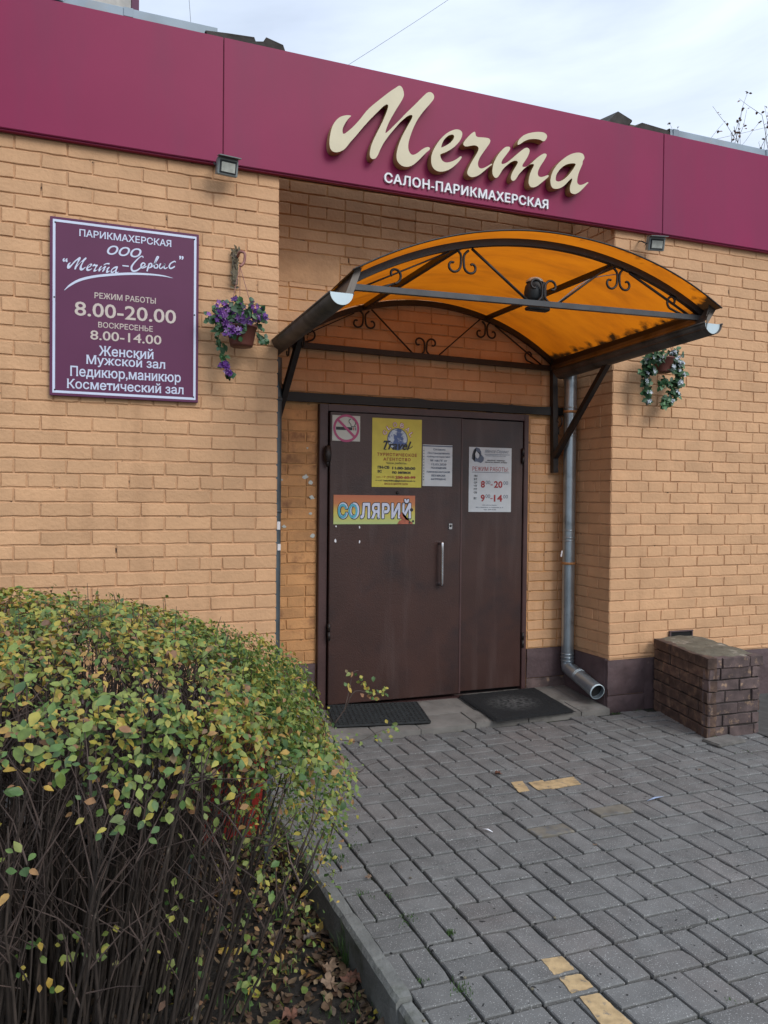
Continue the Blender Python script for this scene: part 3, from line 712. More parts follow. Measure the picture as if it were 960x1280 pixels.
strokes(spl, [(S6([(600, 290), (598, 280), (580, 285), (545, 320), (527, 350), (535, 372), (560, 370), (585, 352)]), [.004, .006, .011, .006]),
   (S6([(590, 345), (608, 340), (612, 328), (600, 322), (588, 335), (590, 352), (605, 352), (622, 343)]), [.004, .008, .006]),
   (S6([(640, 325), (632, 350), (625, 375)]), [.006, .009, .007]), (S6([(632, 342), (645, 325), (655, 330), (650, 348), (636, 354)]), [.005, .008, .005]),
   (S6([(650, 352), (668, 335), (688, 305), (698, 285), (690, 283), (682, 300), (672, 330), (672, 352), (690, 352), (692, 335), (680, 330)]), [.004, .006, .008, .007, .005]),
   (S6([(712, 325), (703, 345), (710, 358), (728, 345), (738, 326), (732, 348), (740, 358), (755, 350)]), [.008, .006, .005, .008, .004]),
   (S6([(806, 318), (798, 312), (775, 325), (765, 345), (775, 357), (795, 348), (800, 342)]), [.006, .007, .009, .005])], M['sign_w'], ws)
strokes(spl, [(S6([(102, 495), (140, 462), (200, 430), (290, 408), (400, 396), (520, 390), (640, 394), (730, 404), (788, 418)]), [.001, .010, .013, .013, .013, .013, .010, .007, .001])], M['sign_w'], ws)
row(z6, 'РЕЖИМ РАБОТЫ', 292, 507, 545, 682, 543, 580, M['sign_c'], bold=.012, serif=.035)
row(z7, '8.00-20.00', 168, -18, 70, 808, 40, 128, M['sign_c'], bold=.012)
row(z7, 'ВОСКРЕСЕНЬЕ', 317, 110, 146, 662, 142, 178, M['sign_c'], bold=.01, serif=.035)
row(z7, '8.00-14.00', 267, 165, 222, 716, 200, 260, M['sign_c'], bold=.012)
row(z7, 'Женский', 320, 262, 330, 668, 284, 347, M['sign_w'], bold=.014, serif=.035)
row(z7, 'Мужской зал', 240, 322, 402, 742, 348, 418, M['sign_w'], bold=.014, serif=.035)
row(z7, 'Педикюр,маникюр', 138, 398, 478, 838, 425, 506, M['sign_w'], bold=.014, serif=.035)
row(z7, 'Косметический зал', 118, 472, 532, 858, 508, 572, M['sign_w'], bold=.014, serif=.035)
for (x, z) in ((.026, .03), (SW-.026, .03), (.026, SH-.03), (SW-.026, SH-.03), (.022, SH*.55), (SW-.022, SH*.52)):
    mb = MB(); mb.lathe(spl.P(x, z, 0), [(.0, .004), (.004, .003), (.005, 0)], 8, (0, -1, 0)); mb.build('screw', M['lamp_black'], ws)

# ------------------------------------------------------------------ floodlights
def flood(px, py, label, yaw, pitch):
    c = at(px, py, 'Y', -.13); t = thing('floodlight', label, 'lamp', (c.x, -.0, c.z), group='small grey floodlights under the fascia')
    q = Matrix.Rotation(yaw, 3, 'Z') @ Matrix.Rotation(pitch, 3, 'X')
    def bx(off, dm, name, m, bev=.004, parent=t):
        mb = MB(); mb.box(c+q@Vector(off), dm, rot=q, bev=bev); return mb.build(name, m, parent)
    bx((0, 0, 0), (.118, .030, .092), 'housing', M['lamp_body'])
    mb = MB()
    for k in range(7): mb.box(c+q@Vector((-.048+.016*k, .034, 0)), (.004, .038, .08), rot=q)
    mb.build('cooling_fins', M['lamp_body'], t)
    g = bx((0, -.0165, -.002), (.094, .006, .068), 'gasket', M['lamp_black'], .001)
    bx((0, -.021, -.004), (.078, .003, .050), 'glass', M['lamp_glass'], 0)
    bx((0, -.026, .050), (.124, .050, .006), 'visor', M['lamp_body'], .001)
    mb = MB()
    for s in (-1, 1):
        p = c+q@Vector((s*.064, .01, 0)); mb.tube([p, p+Vector((0, .05, .03)), Vector((p.x*.7+c.x*.3, -.002, c.z+.05))], .005, 5)
    mb.tube([c+Vector((-.03, .05, .05)), c+Vector((0, .09, .075)), c+Vector((.03, .06, .06)), c+Vector((.01, .125, .03))], .004, 5)
    mb.build('bracket', M['lamp_black'], t)
flood(284, 209, 'small square floodlight on the wall below the left fascia seam', rad(8), rad(12))
flood(820, 305, 'small square floodlight on the right wall above the canopy', rad(-14), rad(14))

# ------------------------------------------------------------------ canopy
RY, FY = .475, -1.05
Fe = [at(441, 350, 'Y', FY), at(877, 393, 'Y', FY)]; Re = [at(352, 437, 'Y', RY), at(692, 455, 'Y', RY)]
Re[0].z = Re[1].z-.02
def fit_arch(pts_px, Y, e0, e1):
    P = [at(x, y, 'Y', Y) for x, y in pts_px]; xm = (e0.x+e1.x)/2; a = (e1.x-e0.x)/2
    # z = base line + s*(1-u^2)-like circular arc, least squares on s
    best = None
    for s in [i*.005 for i in range(20, 120)]:
        err = 0
        for p in P:
            err += (arch_z(p.x, e0, e1, s)-p.z)**2
        if best is None or err < best[0]: best = (err, s)
    return best[1]
def arch_z(x, e0, e1, s):
    xm = (e0.x+e1.x)/2; a = (e1.x-e0.x)/2; u = max(-1, min(1, (x-xm)/a)); Rr = (a*a+s*s)/(2*s)
    return (e0.z*(1-u)+e1.z*(1+u))/2 + math.sqrt(max(Rr*Rr-(u*a)**2, 0))-(Rr-s)
sF = fit_arch([(490, 325), (559, 306), (606, 300.6), (630, 301), (699, 309.5), (757, 327), (816, 358)], FY, *Fe)
sR = fit_arch([(405, 398), (452, 384), (490, 380), (527, 381), (559, 385), (605, 398), (640, 412)], RY, *Re)
def AF(t):
    x = Fe[0].x*(1-t)+Fe[1].x*t; return Vector((x, FY, arch_z(x, *Fe, sF)))
def AR(t):
    x = Re[0].x*(1-t)+Re[1].x*t; return Vector((x, RY, arch_z(x, *Re, sR)))
cnp = thing('entrance_canopy', 'arched orange plastic canopy on dark scrolled ironwork over the door', 'canopy', (1.2, RY, 1.7))
def tr_orange():
    m = bpy.data.materials.new('orange_polycarbonate'); m.use_nodes = True; t = m.node_tree; n = t.nodes.new; l = t.links.new; t.nodes.clear()
    g = n('ShaderNodeNewGeometry'); mpn = n('ShaderNodeMapping'); mpn.inputs['Scale'].default_value = (1.6, 5, 3); l(g.outputs['Position'], mpn.inputs[0])
    no = n('ShaderNodeTexNoise'); no.inputs['Scale'].default_value = 1.3; no.inputs['Detail'].default_value = 9; no.inputs['Roughness'].default_value = .62; l(mpn.outputs[0], no.inputs['Vector'])
    cr = n('ShaderNodeValToRGB'); e = cr.color_ramp.elements; e[0].position = .26; e[0].color = (.36, .105, .008, 1); e[1].position = .60; e[1].color = (.60, .175, .007, 1)
    k = e.new(.45); k.color = (.53, .148, .007, 1); l(no.outputs['Fac'], cr.inputs[0])
    # dirt gathered along the eaves (x near the ends) and the front edge
    at_ = n('ShaderNodeAttribute'); at_.attribute_name = 'grime'; mxn = n('ShaderNodeMixRGB')
    n2 = n('ShaderNodeTexNoise'); n2.inputs['Scale'].default_value = 14; n2.inputs['Detail'].default_value = 6; l(g.outputs['Position'], n2.inputs['Vector'])
    ad = n('ShaderNodeMath'); ad.operation = 'MULTIPLY_ADD'; l(n2.outputs['Fac'], ad.inputs[0]); ad.inputs[1].default_value = 1.5; ad.inputs[2].default_value = -.75
    ad2 = n('ShaderNodeMath'); ad2.operation = 'ADD'; l(at_.outputs['Fac'], ad2.inputs[0]); l(ad.outputs[0], ad2.inputs[1])
    mr = n('ShaderNodeMapRange'); mr.inputs['From Min'].default_value = .45; mr.inputs['From Max'].default_value = .8; l(ad2.outputs[0], mr.inputs['Value'])
    l(mr.outputs[0], mxn.inputs[0]); l(cr.outputs[0], mxn.inputs[1]); mxn.inputs[2].default_value = (.035, .016, .006, 1)
    tl = n('ShaderNodeBsdfTranslucent'); l(mxn.outputs[0], tl.inputs[0]); df = n('ShaderNodeBsdfPrincipled'); l(mxn.outputs[0], df.inputs['Base Color']); df.inputs['Roughness'].default_value = .35
    ms = n('ShaderNodeMixShader'); ms.inputs[0].default_value = .80; l(df.outputs[0], ms.inputs[1]); l(tl.outputs[0], ms.inputs[2])
    o = n('ShaderNodeOutputMaterial'); l(ms.outputs[0], o.inputs[0]); return m
M['orange'] = tr_orange()
# sheet
mb = MB(); nu, nv = 48, 22; vs = []; gr = []
v0, v1 = -.02, 1.075
for j in range(nv+1):
    v = v0+(v1-v0)*j/nv
    for i in range(nu+1):
        u = -.012+1.024*i/nu; uu = min(max(u, 0), 1)
        p = AR(uu).lerp(AF(uu), v); nrm = Vector(((uu-.5)*.9, 0, 1)).normalized()
        if u < 0: p += (AF(0.0)-AF(.02)).normalized()*.03
        if u > 1: p += (AF(1.0)-AF(.98)).normalized()*.03
        p += nrm*(.030+.003*mnoise.noise(Vector((p.x*3, p.y*3, 0)))); vs.append(p)
        edge = min(uu, 1-uu); gr.append(max(0, 1-edge/.05)*.75 + (max(0, 1-(1.075-v)/.12)*.55*(.35+abs(uu-.35))) + (max(0, 1-abs(v-.0)/.06)*.3))
W1 = nu+1; fs = [(j*W1+i, j*W1+i+1, (j+1)*W1+i+1, (j+1)*W1+i) for j in range(nv) for i in range(nu)]
mb.add(vs, fs, 0, True); sheet = mb.build('roof_sheet', M['orange'], cnp)
at_g = sheet.data.attributes.new('grime', 'FLOAT', 'POINT'); at_g.data.foreach_set('value', gr)
mb = MB(); mb.tube([vs[nv*W1+i]+Vector((0, -.002, -.001)) for i in range(W1)], .0045, 5); mb.build('sheet_edge', M['iron'], cnp)
# arches
for A_, nm in ((AF, 'front_arch'), (AR, 'rear_arch')):
    mb = MB(); P = [A_(i/40) for i in range(41)]
    mb.tube([p+Vector((0, 0, .0)) for p in P], math.sqrt(.5), 4, smooth=False, flat=(.030, .034)); mb.build(nm, M['iron'], cnp)
# purlins
for t in (.275, .725):
    mb = MB(); mb.bar(AR(t)+Vector((0, .0, .004)), AF(t)+Vector((0, .02, .004)), .026, .028); mb.build('purlin', M['iron'], cnp)
# chords
FC = [at(441, 359, 'Y', FY), at(877, 398, 'Y', FY)]
mb = MB(); mb.bar(FC[0], FC[1], .028, .028); mb.build('front_chord', M['iron_grey'], cnp)
RC = [at(378, 431, 'Y', RY), at(692, 461, 'Y', RY)]; RC[0].x = Re[0].x; rz = (RC[0].z+RC[1].z)/2
RC = [Vector((Re[0].x-.02, RY, rz+.012)), Vector((Re[1].x, RY, rz-.012))]
mb = MB(); mb.bar(RC[0], RC[1], .036, .036); mb.build('rear_chord', M['iron'], cnp)
def spiral(c, r, a0, turns, sgn, plane, n=16, r1=.25):
    """open scroll in plane (ex,ez)"""
    ex, ez = plane; P = []
    for i in range(n+1):
        u = i/n; a = a0+sgn*u*turns*2*math.pi; rr = r*(1-u*(1-r1)); P.append(c+ex*math.cos(a)*rr+ez*math.sin(a)*rr)
    return P
EX, EZ = Vector((1, 0, 0)), Vector((0, 0, 1))
IR = .0068
def pair(mb, c, s, up, ex=EX):
    """two C-scrolls back to back: stems meet at c, curls open outward; up=+1 stands on a chord, -1 hangs"""
    for g in (-1, 1):
        pts = [c+ex*g*s*.22, c+ex*g*s*.07+EZ*up*s*.14, c+ex*g*s*.045+EZ*up*s*.32]
        sp_ = spiral(c+ex*g*s*.33+EZ*up*s*.52, s*.27, math.pi if g > 0 else 0, .80, -g*up, (ex, EZ))
        lo = spiral(c+ex*g*s*.42+EZ*up*s*.14, s*.22, math.pi if g > 0 else 0, .45, g*up, (ex, EZ), 8, .5)
        mb.tube(catmull(pts+sp_, 2), IR, 5)
def truss(A_, C, rod, seed=0):
    """zig-zag rods and scrolls between arch A_ and chord C"""
    out_ = []
    def ch(t): return C[0].lerp(C[1], t)+EZ*.012
    def ar(t): return A_(t)-EZ*.022
    sc_ = .155
    for (a, b, r) in ((ar(.30), ch(.455), rod), (ar(.70), ch(.545), rod*.8), (ar(.24), ch(.03), rod*.6), (ar(.76), ch(.955), rod)):
        mb = MB(); mb.tube([a, b], r, 5); mb.build('rod', M['iron'], cnp)
    for t in (.275, .725):
        mb = MB(); pair(mb, ar(t), sc_, -1); mb.build('scroll', M['iron'], cnp)
    mb = MB(); pair(mb, ch(.5), sc_, 1); mb.build('scroll', M['iron'], cnp)
    for t, g in ((.10, 1), (.90, -1)):
        mb = MB(); c = ch(t)+EZ*.012
        mb.tube(catmull([ch(t-g*.03), c+EX*g*.0+EZ*.01]+spiral(c+EZ*.055, .045, -math.pi/2, .85, g if g > 0 else -1, (EX, EZ)), 2), IR, 5); mb.build('scroll', M['iron'], cnp)
truss(AF, FC, .0075); truss(AR, RC, .006)
# side members, posts and braces
for s, (F, Rr, xin) in enumerate(((Fe[0], Re[0], 1), (Fe[1], Re[1], -1))):
    g = 1 if s else -1
    mb = MB(); mb.bar(Vector((Rr.x, RY, Rr.z)), Vector((F.x, FY, F.z-.02)), .04, .05); mb.build('side_beam', M['iron'], cnp)
    zb = 1.69 if s else 1.80
    mb = MB(); mb.bar(Vector((Rr.x+(.0 if s else -.05), RY, Rr.z+.02)), Vector((Rr.x+(.02 if s else -.05), RY, zb)), .042, .042); mb.build('post', M['iron'], cnp)
    mb = MB(); e = at(770, 432, 'X', Rr.x) if s else Vector((Rr.x, .02, Rr.z-.01))
    if s: e = Vector((Rr.x, e.y, Rr.z-.005+.0)); 
    mb.bar(Vector((Rr.x+(.015 if s else -.05), RY-.02, zb+.12)), e, .036, .036); mb.build('brace', M['iron'], cnp)
    for k in range(3):
        mb = MB(); c = Vector((Rr.x, .33-.17*k, Rr.z-.03)); EY = Vector((0, -1, 0))
        mb.tube(catmull([c+EZ*.02]+spiral(c-EZ*.04, .045, math.pi/2, .85, 1 if k % 2 else -1, (EY, EZ)), 2), .0055, 5); mb.build('scroll', M['iron'], cnp)
    mb = MB(); c = Vector((Rr.x+(.0 if s else -.02), RY-.08, zb+.38)); mb.tube(catmull([c-EZ*.1]+spiral(c, .05, -math.pi/2, .9, 1, (Vector((0, -1, 0)), EZ)), 2), .0055, 5); mb.build('scroll', M['iron'], cnp)
# gutters
def gutter(cf, cr_, r=.052):
    mb = MB(); n = 14; d_ = (cr_-cf).normalized(); ex = Vector((1, 0, 0)); vs = []
    for base in (cf, cr_):
        for rr in (r, r-.003):
            for k in range(n+1):
                a = math.pi+math.pi*k/n; vs.append(base+ex*math.cos(a)*rr+EZ*math.sin(a)*rr)
    m_ = n+1; fs = []; 
    for k in range(n):
        fs.append((k, k+1, 2*m_+k+1, 2*m_+k)); fs.append((m_+k+1, m_+k, 3*m_+k, 3*m_+k+1))
        fs.append((k+1, k, m_+k, m_+k+1))
    fs += [(0, m_, 3*m_, 2*m_), (m_-1, 3*m_-1, 4*m_-1, 2*m_-1)]
    mb.add(vs, fs, 0, True)
    mb.tube([cf+ex*r, cr_+ex*r], .006, 6); mb.tube([cf-ex*r, cr_-ex*r], .006, 6)
    g = mb.build('gutter', M['gutter'], cnp)
    return g
def endcap(c, r, g):
    mb = MB(); n = 16; vs = [c+Vector((math.cos(math.pi+math.pi*k/n)*r, 0, math.sin(math.pi+math.pi*k/n)*r)) for k in range(n+1)]
    mb.prism(vs, (0, .004, 0)); mb.build('end_cap', M['galv_pale'], g)
gl0 = at(427, 366, 'Y', FY-.09); gl1 = at(360, 424, 'Y', .30); gl1.x = gl0.x+.02; gl1.z = gl0.z-.03
g1 = gutter(gl0, gl1, .056); endcap(gl0-Vector((0, .003, 0)), .056, g1)
gr0 = at(892, 404, 'Y', FY-.09); gr1 = Vector((gr0.x+.03, .40, gr0.z-.05))
g2 = gutter(gr0, gr1, .063); endcap(gr0+Vector((0, .012, 0)), .057, g2)
# dark eave board between sheet and gutter on the right, small bracket plate on the left
mb = MB(); mb.add([Fe[1]+Vector((.02, -.06, .045)), gr0+Vector((-.055, 0, .01)), gr1+Vector((-.055, 0, .01)), Re[1]+Vector((.03, 0, .04))], [(0, 1, 2, 3)])
mb.add([Fe[1]+Vector((-.035, -.06, -.02)), gr0+Vector((-.055, 0, -.035)), gr1+Vector((-.055, 0, -.035)), Re[1]+Vector((-.03, 0, -.02))], [(3, 2, 1, 0)])
mb.add([Fe[1]+Vector((-.01, -.07, .05)), Fe[1]+Vector((.05, -.07, .035)), gr0+Vector((-.045, 0, -.01)), gr0+Vector((-.052, 0, -.05)), Fe[1]+Vector((-.03, -.07, -.02))], [(0, 1, 2, 3, 4)])
mb.build('eave_board', M['gutter'], cnp)
mb = MB(); mb.add([Fe[0]+Vector((-.01, -.07, .045)), Fe[0]+Vector((.02, -.07, .04)), gl0+Vector((.056, 0, .0)), gl0+Vector((.02, 0, .0))], [(0, 1, 2, 3)])
mb.add([Fe[0]+Vector((-.01, -.07, .04)), gl0+Vector((.04, 0, .01)), gl1+Vector((.04, 0, .01)), Re[0]+Vector((-.02, 0, .04))], [(3, 2, 1, 0)])
mb.build('eave_board', M['gutter'], cnp)
# lamp in the canopy
lc = at(668, 366, 'Y', FY+.07)
cl = thing('canopy_lamp', 'round black lamp fixed on the front bar under the orange canopy', 'lamp', lc-EZ*.07)
mb = MB(); mb.lathe(lc-EZ*.045, [(0, 0), (.042, 0), (.052, .012), (.055, .05), (.050, .078), (.042, .09), (.040, .098), (0, .1)], 20); mb.build('housing', M['lamp_black'], cl)
mb = MB(); mb.lathe(lc+EZ*.062, [(.046, -.008), (.046, .002), (.030, .014), (0, .018)], 18); mb.build('lens', M['lamp_glass'], cl)
mb = MB(); mb.box(lc+Vector((.02, 0, -.085)), (.13, .05, .018), bev=.004); mb.box(lc+Vector((.05, 0, .01)), (.035, .04, .10), bev=.008); mb.build('mount', M['lamp_black'], cl)
mb = MB(); q = at(735, 350, 'Y', FY+.03); mb.tube(catmull([lc+Vector((.06, 0, -.05)), lc+Vector((.12, 0, -.055)), q, AF(.745)+Vector((0, .03, -.03))], 5), .0028, 5); mb.build('cable', M['wire_grey'], cl)

# ------------------------------------------------------------------ downpipes
def ring(mb, c, r, h, axis=(0, 0, 1), mi=0): mb.lathe(c, [(r-.003, -h/2), (r, -h/2), (r, h/2), (r-.003, h/2)], 20, axis, mi)
dp = thing('downpipe', 'galvanised downpipe in the right corner of the entrance recess', 'downpipe', (2.345, .40, 0))
px_, py_ = at(715, 600, 'Y', .40).x, .40
eb = at(709, 836, 'Y', py_); px2 = at(709.5, 800, 'Y', py_).x
top = Vector((at(713.5, 462, 'Y', py_).x, py_, at(713.5, 466, 'Y', py_).z)); bot = Vector((px2, py_, at(709, 832, 'Y', py_).z))
endp = at(750, 873, 'Z', .105); endp = at(747, 865, 'Y', .0)
mb = MB(); mb.tube([top, bot], .046, 20, cap=False); mb.build('pipe', M['galv'], dp)
mb = MB()
dv = (endp-bot).normalized()
mb.tube([bot+EZ*.02, bot-EZ*.01+dv*.012, bot+dv*.06-EZ*.006, endp], [.047, .050, .051, .055], 20, cap=False)
mb.tube([endp, endp-dv*.20], [.0515, .0485], 20, cap=False); spout = mb.build('spout', M['galv'], dp)
mb = MB(); n = 20; q = dv.to_track_quat('Z', 'Y'); mb.lathe(endp, [(.0515, 0), (.056, 0), (.056, -.01)], 20, dv); mb.build('rim', M['galv_pale'], spout)
mb = MB(); mb.lathe(endp-dv*.035, [(.0515, 0), (.0, .0)], 20, dv); mb.build('bore_shade', M['black'], spout)  # black disc stands in for the shade inside the spout
for z in (bot.z+.09, bot.z+.065, bot.z+.04, at(712, 663, 'Y', .4).z, at(712, 672, 'Y', .4).z, at(712, 676, 'Y', .4).z, at(712, 545, 'Y', .4).z+.001, at(713, 510, 'Y', .4).z):
    u = (z-bot.z)/(top.z-bot.z); c = bot.lerp(top, u); mb = MB(); mb.lathe(c, [(.046, -.006), (.0495, -.002), (.0495, .002), (.046, .006)], 20); mb.build('bead', M['galv'], dp)
for dd in (.10, .115):
    mb = MB(); mb.lathe(bot+dv*dd+dv*.06, [(.050, -.004), (.053, 0), (.050, .004)], 20, dv); mb.build('bead', M['galv_pale'], dp)
for y in (515, 704):
    z = at(712, y, 'Y', .4).z; c = bot.lerp(top, (z-bot.z)/(top.z-bot.z)); mb = MB(); ring(mb, c, .051, .018); mb.box(c+Vector((.03, .06, 0)), (.02, .10, .016)); mb.build('strap', M['strap'], dp)
mb = MB(); c = at(702, 692, 'Y', .36); mb.box(c, (.010, .004, .045), rot=Matrix.Rotation(.2, 3, 'Y')); mb.build('paper_scrap', M['white'], dp)
dl = thing('downpipe', 'thin dull grey downpipe in the left corner of the entrance recess', 'downpipe', (.055, .3, 0))
mb = MB(); mb.tube([(.055, .30, .02), (.055, .30, 2.36)], .046, 16, cap=False); mb.build('pipe', M['pipe_dull'], dl)
for z in (.5, 1.4, 2.1):
    mb = MB(); ring(mb, (.055, .30, z), .050, .02); mb.build('strap', M['pipe_dull'], dl)
for (x, y, w_, h_) in ((347.5, 657, .02, .05), (348, 684, .02, .04)):
    mb = MB(); c = at(x+.8, y, 'Y', .253); mb.box(c, (w_, .003, h_)); mb.build('paper_scrap', M['white'], dl)
# black cable hanging beside the pipe
mb = MB(); ks = [at(x, y, 'Y', .44) for x, y in ((706, 452), (705, 475), (708, 490), (711, 500), (708, 512), (704, 520))]
mb.tube(catmull(ks, 5), .004, 5); mb.build('cable', M['wire'], None, label='black cable hanging loosely beside the top of the right downpipe', cat='cable')

# ------------------------------------------------------------------ door
DY = .470
door = thing('double_door', 'brown steel double door with posters taped to it', 'door', (1.2, DY, .06))
a = at(400, 504, 'Y', DY); b = at(661.5, 519, 'Y', DY); fx0, fx1, fz = a.x, b.x, (a.z+b.z)/2
jw = at(409.5, 600, 'Y', DY).x-fx0; jr = fx1-at(655, 600, 'Y', DY).x
LZ = .055
for (x0, x1, z0, z1) in ((fx0, fx0+jw, LZ, fz), (fx1-jr, fx1, LZ, fz), (fx0+jw, fx1-jr, fz-.045, fz)):
    mb = MB(); mb.box(((x0+x1)/2, DY+.035, (z0+z1)/2), (x1-x0, .07, z1-z0), bev=.003); mb.build('door_frame', M['frame'], door)
sx = at(577, 700, 'Y', DY-.03).x
lx0 = fx0+jw+.008; lx1 = sx; rx0 = sx+.003; rx1 = fx1-jr-.008; tz = fz-.045-.009
LB = at(500, 873, 'Y', DY-.02).z; RB = at(615, 861, 'Y', DY).z
mb = MB(); mb.box(((lx0+lx1)/2, DY-.004, (LB+tz)/2), (lx1-lx0, .046, tz-LB), bev=.003); leafL = mb.build('door_leaf', M['door'], door, label='wide left leaf with the handle and lock')
mb = MB(); mb.box(((rx0-.03+rx1)/2, DY+.030, (RB+tz)/2), (rx1-rx0+.03, .044, tz-RB), bev=.003); leafR = mb.build('door_leaf', M['door'], door, label='narrow right leaf with the opening hours notice')
mb = MB(); mb.box(((fx0+fx1)/2, DY+.075, (LZ+fz)/2), (fx1-fx0-.02, .02, fz-LZ-.02)); mb.build('door_gap', M['black'], door)
mb = MB(); mb.box(((fx0+fx1)/2, DY+.02, LZ+.012), (fx1-fx0, .11, .03), bev=.003); mb.build('threshold', M['frame'], door)
mb = MB(); mb.box((lx1-.006, DY-.0285, (LB+tz)/2), (.012, .004, tz-LB-.004)); mb.build('edge_highlight', M['frame'], leafL)  # lighter strip stands in for the highlight along the leaf's meeting edge
mb = MB(); mb.box((lx1-.02, DY+.01, LB+.02), (.04, .02, .03)); mb.build('bolt_keep', M['iron'], leafR)
# hinges
for (x, y, Y) in ((409.5, 573, DY-.03), (411, 790, DY-.03), (654, 570, DY-.004), (653.5, 800, DY-.004)):
    c = at(x, y, 'Y', Y); mb = MB()
    mb.tube([c-EZ*.055, c-EZ*.003], .010, 10); mb.tube([c+EZ*.003, c+EZ*.055], .010, 10)
    if y == 573: mb.lathe(c+EZ*.03, [(0, .06), (.02, .05), (.028, 0), (.022, -.05), (0, -.06)], 10)
    mb.build('hinge', M['iron'], door)
# handle
h0, h1 = at(553, 679, 'Y', DY-.075), at(552.5, 731, 'Y', DY-.075); mb = MB()
mb.tube(catmull([h0+Vector((0, .048, 0)), h0+Vector((0, .012, 0)), h0-EZ*.012, h0.lerp(h1, .5), h1+EZ*.012, h1+Vector((0, .012, 0)), h1+Vector((0, .048, 0))], 6), .0115, 12); mb.build('handle', M['chrome'], leafL)
mb = MB(); c = at(563, 658, 'Y', DY-.03); mb.box(c, (.032, .006, .046), bev=.004); lk = mb.build('lock_plate', M['chrome'], leafL)
mb = MB(); mb.lathe(c-Vector((0, .002, -.004)), [(0, .006), (.008, .005), (.009, 0)], 12, (0, -1, 0)); mb.build('keyhole', M['lamp_black'], lk)
mb = MB(); c = at(496.5, 616, 'Y', DY-.028); mb.lathe(c, [(0, .010), (.009, .008), (.011, 0)], 12, (0, -1, 0)); mb.build('peephole', M['lamp_black'], leafL)
# glue and paper remnants
for (x, y, r_) in ((420, 658, .010), (449.5, 659, .014), (419.5, 676, .016), (449.5, 677, .014)):
    c = at(x, y, 'Y', DY-.0285); mb = MB(); k = 7; pts = [c+Vector((math.cos(i*6.28/k)*r_*U(.25, .6), 0, math.sin(i*6.28/k)*r_*U(.5, 1.0))) for i in range(k)]
    mb.prism(pts, (0, .001, 0)); mb.build('paper_scrap', M['white'], leafL)
for (x, y, r_) in ((382, 596, .026), (389, 603, .022), (390, 622, .024), (384, 560, .012), (391, 670, .022), (355, 658, .018), (352, 600, .012), (388, 642, .014)):
    c = at(x, y, 'Y', DR-.003); mb = MB(); k = 9; pts = [c+Vector((math.cos(i*6.28/k)*r_*U(.35, 1.0), 0, math.sin(i*6.28/k)*r_*U(.3, .8))) for i in range(k)]
    mb.prism(pts, (0, .0015, 0)); mb.build('paper_scrap', M['paper_g'], rw)
# ---- posters on the door (each its own thing)
def quad_board(tl, br, Y, m, name, label, cat, tilt=0):
    A = at(tl[0], tl[1], 'Y', Y); B = at(br[0], br[1], 'Y', Y); w, h = B.x-A.x, A.z-B.z
    t = thing(name, label, cat, (A.x+w/2, Y+.002, B.z)); ux = Vector((math.cos(tilt), 0, math.sin(tilt))); uz = Vector((-math.sin(tilt), 0, math.cos(tilt)))
    pl = Plane(Vector((A.x, Y, B.z)), ux, uz)
    mb = MB(); mb.prism([pl.P(0, 0), pl.P(w, 0), pl.P(w, h), pl.P(0, h)], (0, .0015, 0)); sh = mb.build('sheet', m, t)
    return t, pl, w, h
LY = DY-.0275-.002
def disc(pl, x, z, r, m, parent, d=.001, hole=0, n=28, name='emblem', sx=1):
    mb = MB()
    if hole:
        vs = []
        for k in range(n): a = 2*math.pi*k/n; vs += [pl.P(x+math.cos(a)*r*sx, z+math.sin(a)*r, d), pl.P(x+math.cos(a)*hole*sx, z+math.sin(a)*hole, d)]
        mb.add(vs, [(2*k, 2*k+1, (2*k+3) % (2*n), (2*k+2) % (2*n)) for k in range(n)])
    else: mb.add([pl.P(x+math.cos(2*math.pi*k/n)*r*sx, z+math.sin(2*math.pi*k/n)*r, d) for k in range(n)], [tuple(range(n))])
    return mb.build(name, m, parent)
def rect(pl, x0, z0, x1, z1, m, parent, d=.001, name='print'):
    mb = MB(); mb.add([pl.P(x0, z0, d), pl.P(x1, z0, d), pl.P(x1, z1, d), pl.P(x0, z1, d)], [(0, 1, 2, 3)]); return mb.build(name, m, parent)
t, pl, w, h = quad_board((415.5, 518.5), (450, 552), LY, M['paper_g'], 'no_smoking_sticker', 'square no smoking sticker at the top left of the left door leaf', 'sticker')
rect(pl, w*.13, h*.43, w*.72, h*.55, M['ink'], t, .001); rect(pl, w*.75, h*.43, w*.79, h*.55, M['red'], t); rect(pl, w*.82, h*.43, w*.86, h*.55, M['ink_blue'], t)
strokes(pl, [([(w*.80, h*.58), (w*.68, h*.58), (w*.66, h*.66), (w*.60, h*.74), (w*.60, h*.82), (w*.66, h*.87)], .005), ([(w*.84, h*.57), (w*.80, h*.62), (w*.83, h*.70), (w*.80, h*.80), (w*.72, h*.86)], .005)], M['ink'], t, .0011, 'print')
disc(pl, w*.5, h*.5, w*.47, M['pink'], t, .0016, w*.39, 36)
strokes(pl, [([(w*.19, h*.83), (w*.5, h*.5), (w*.80, h*.17)], w*.085)], M['pink'], t, .0018, 'print')
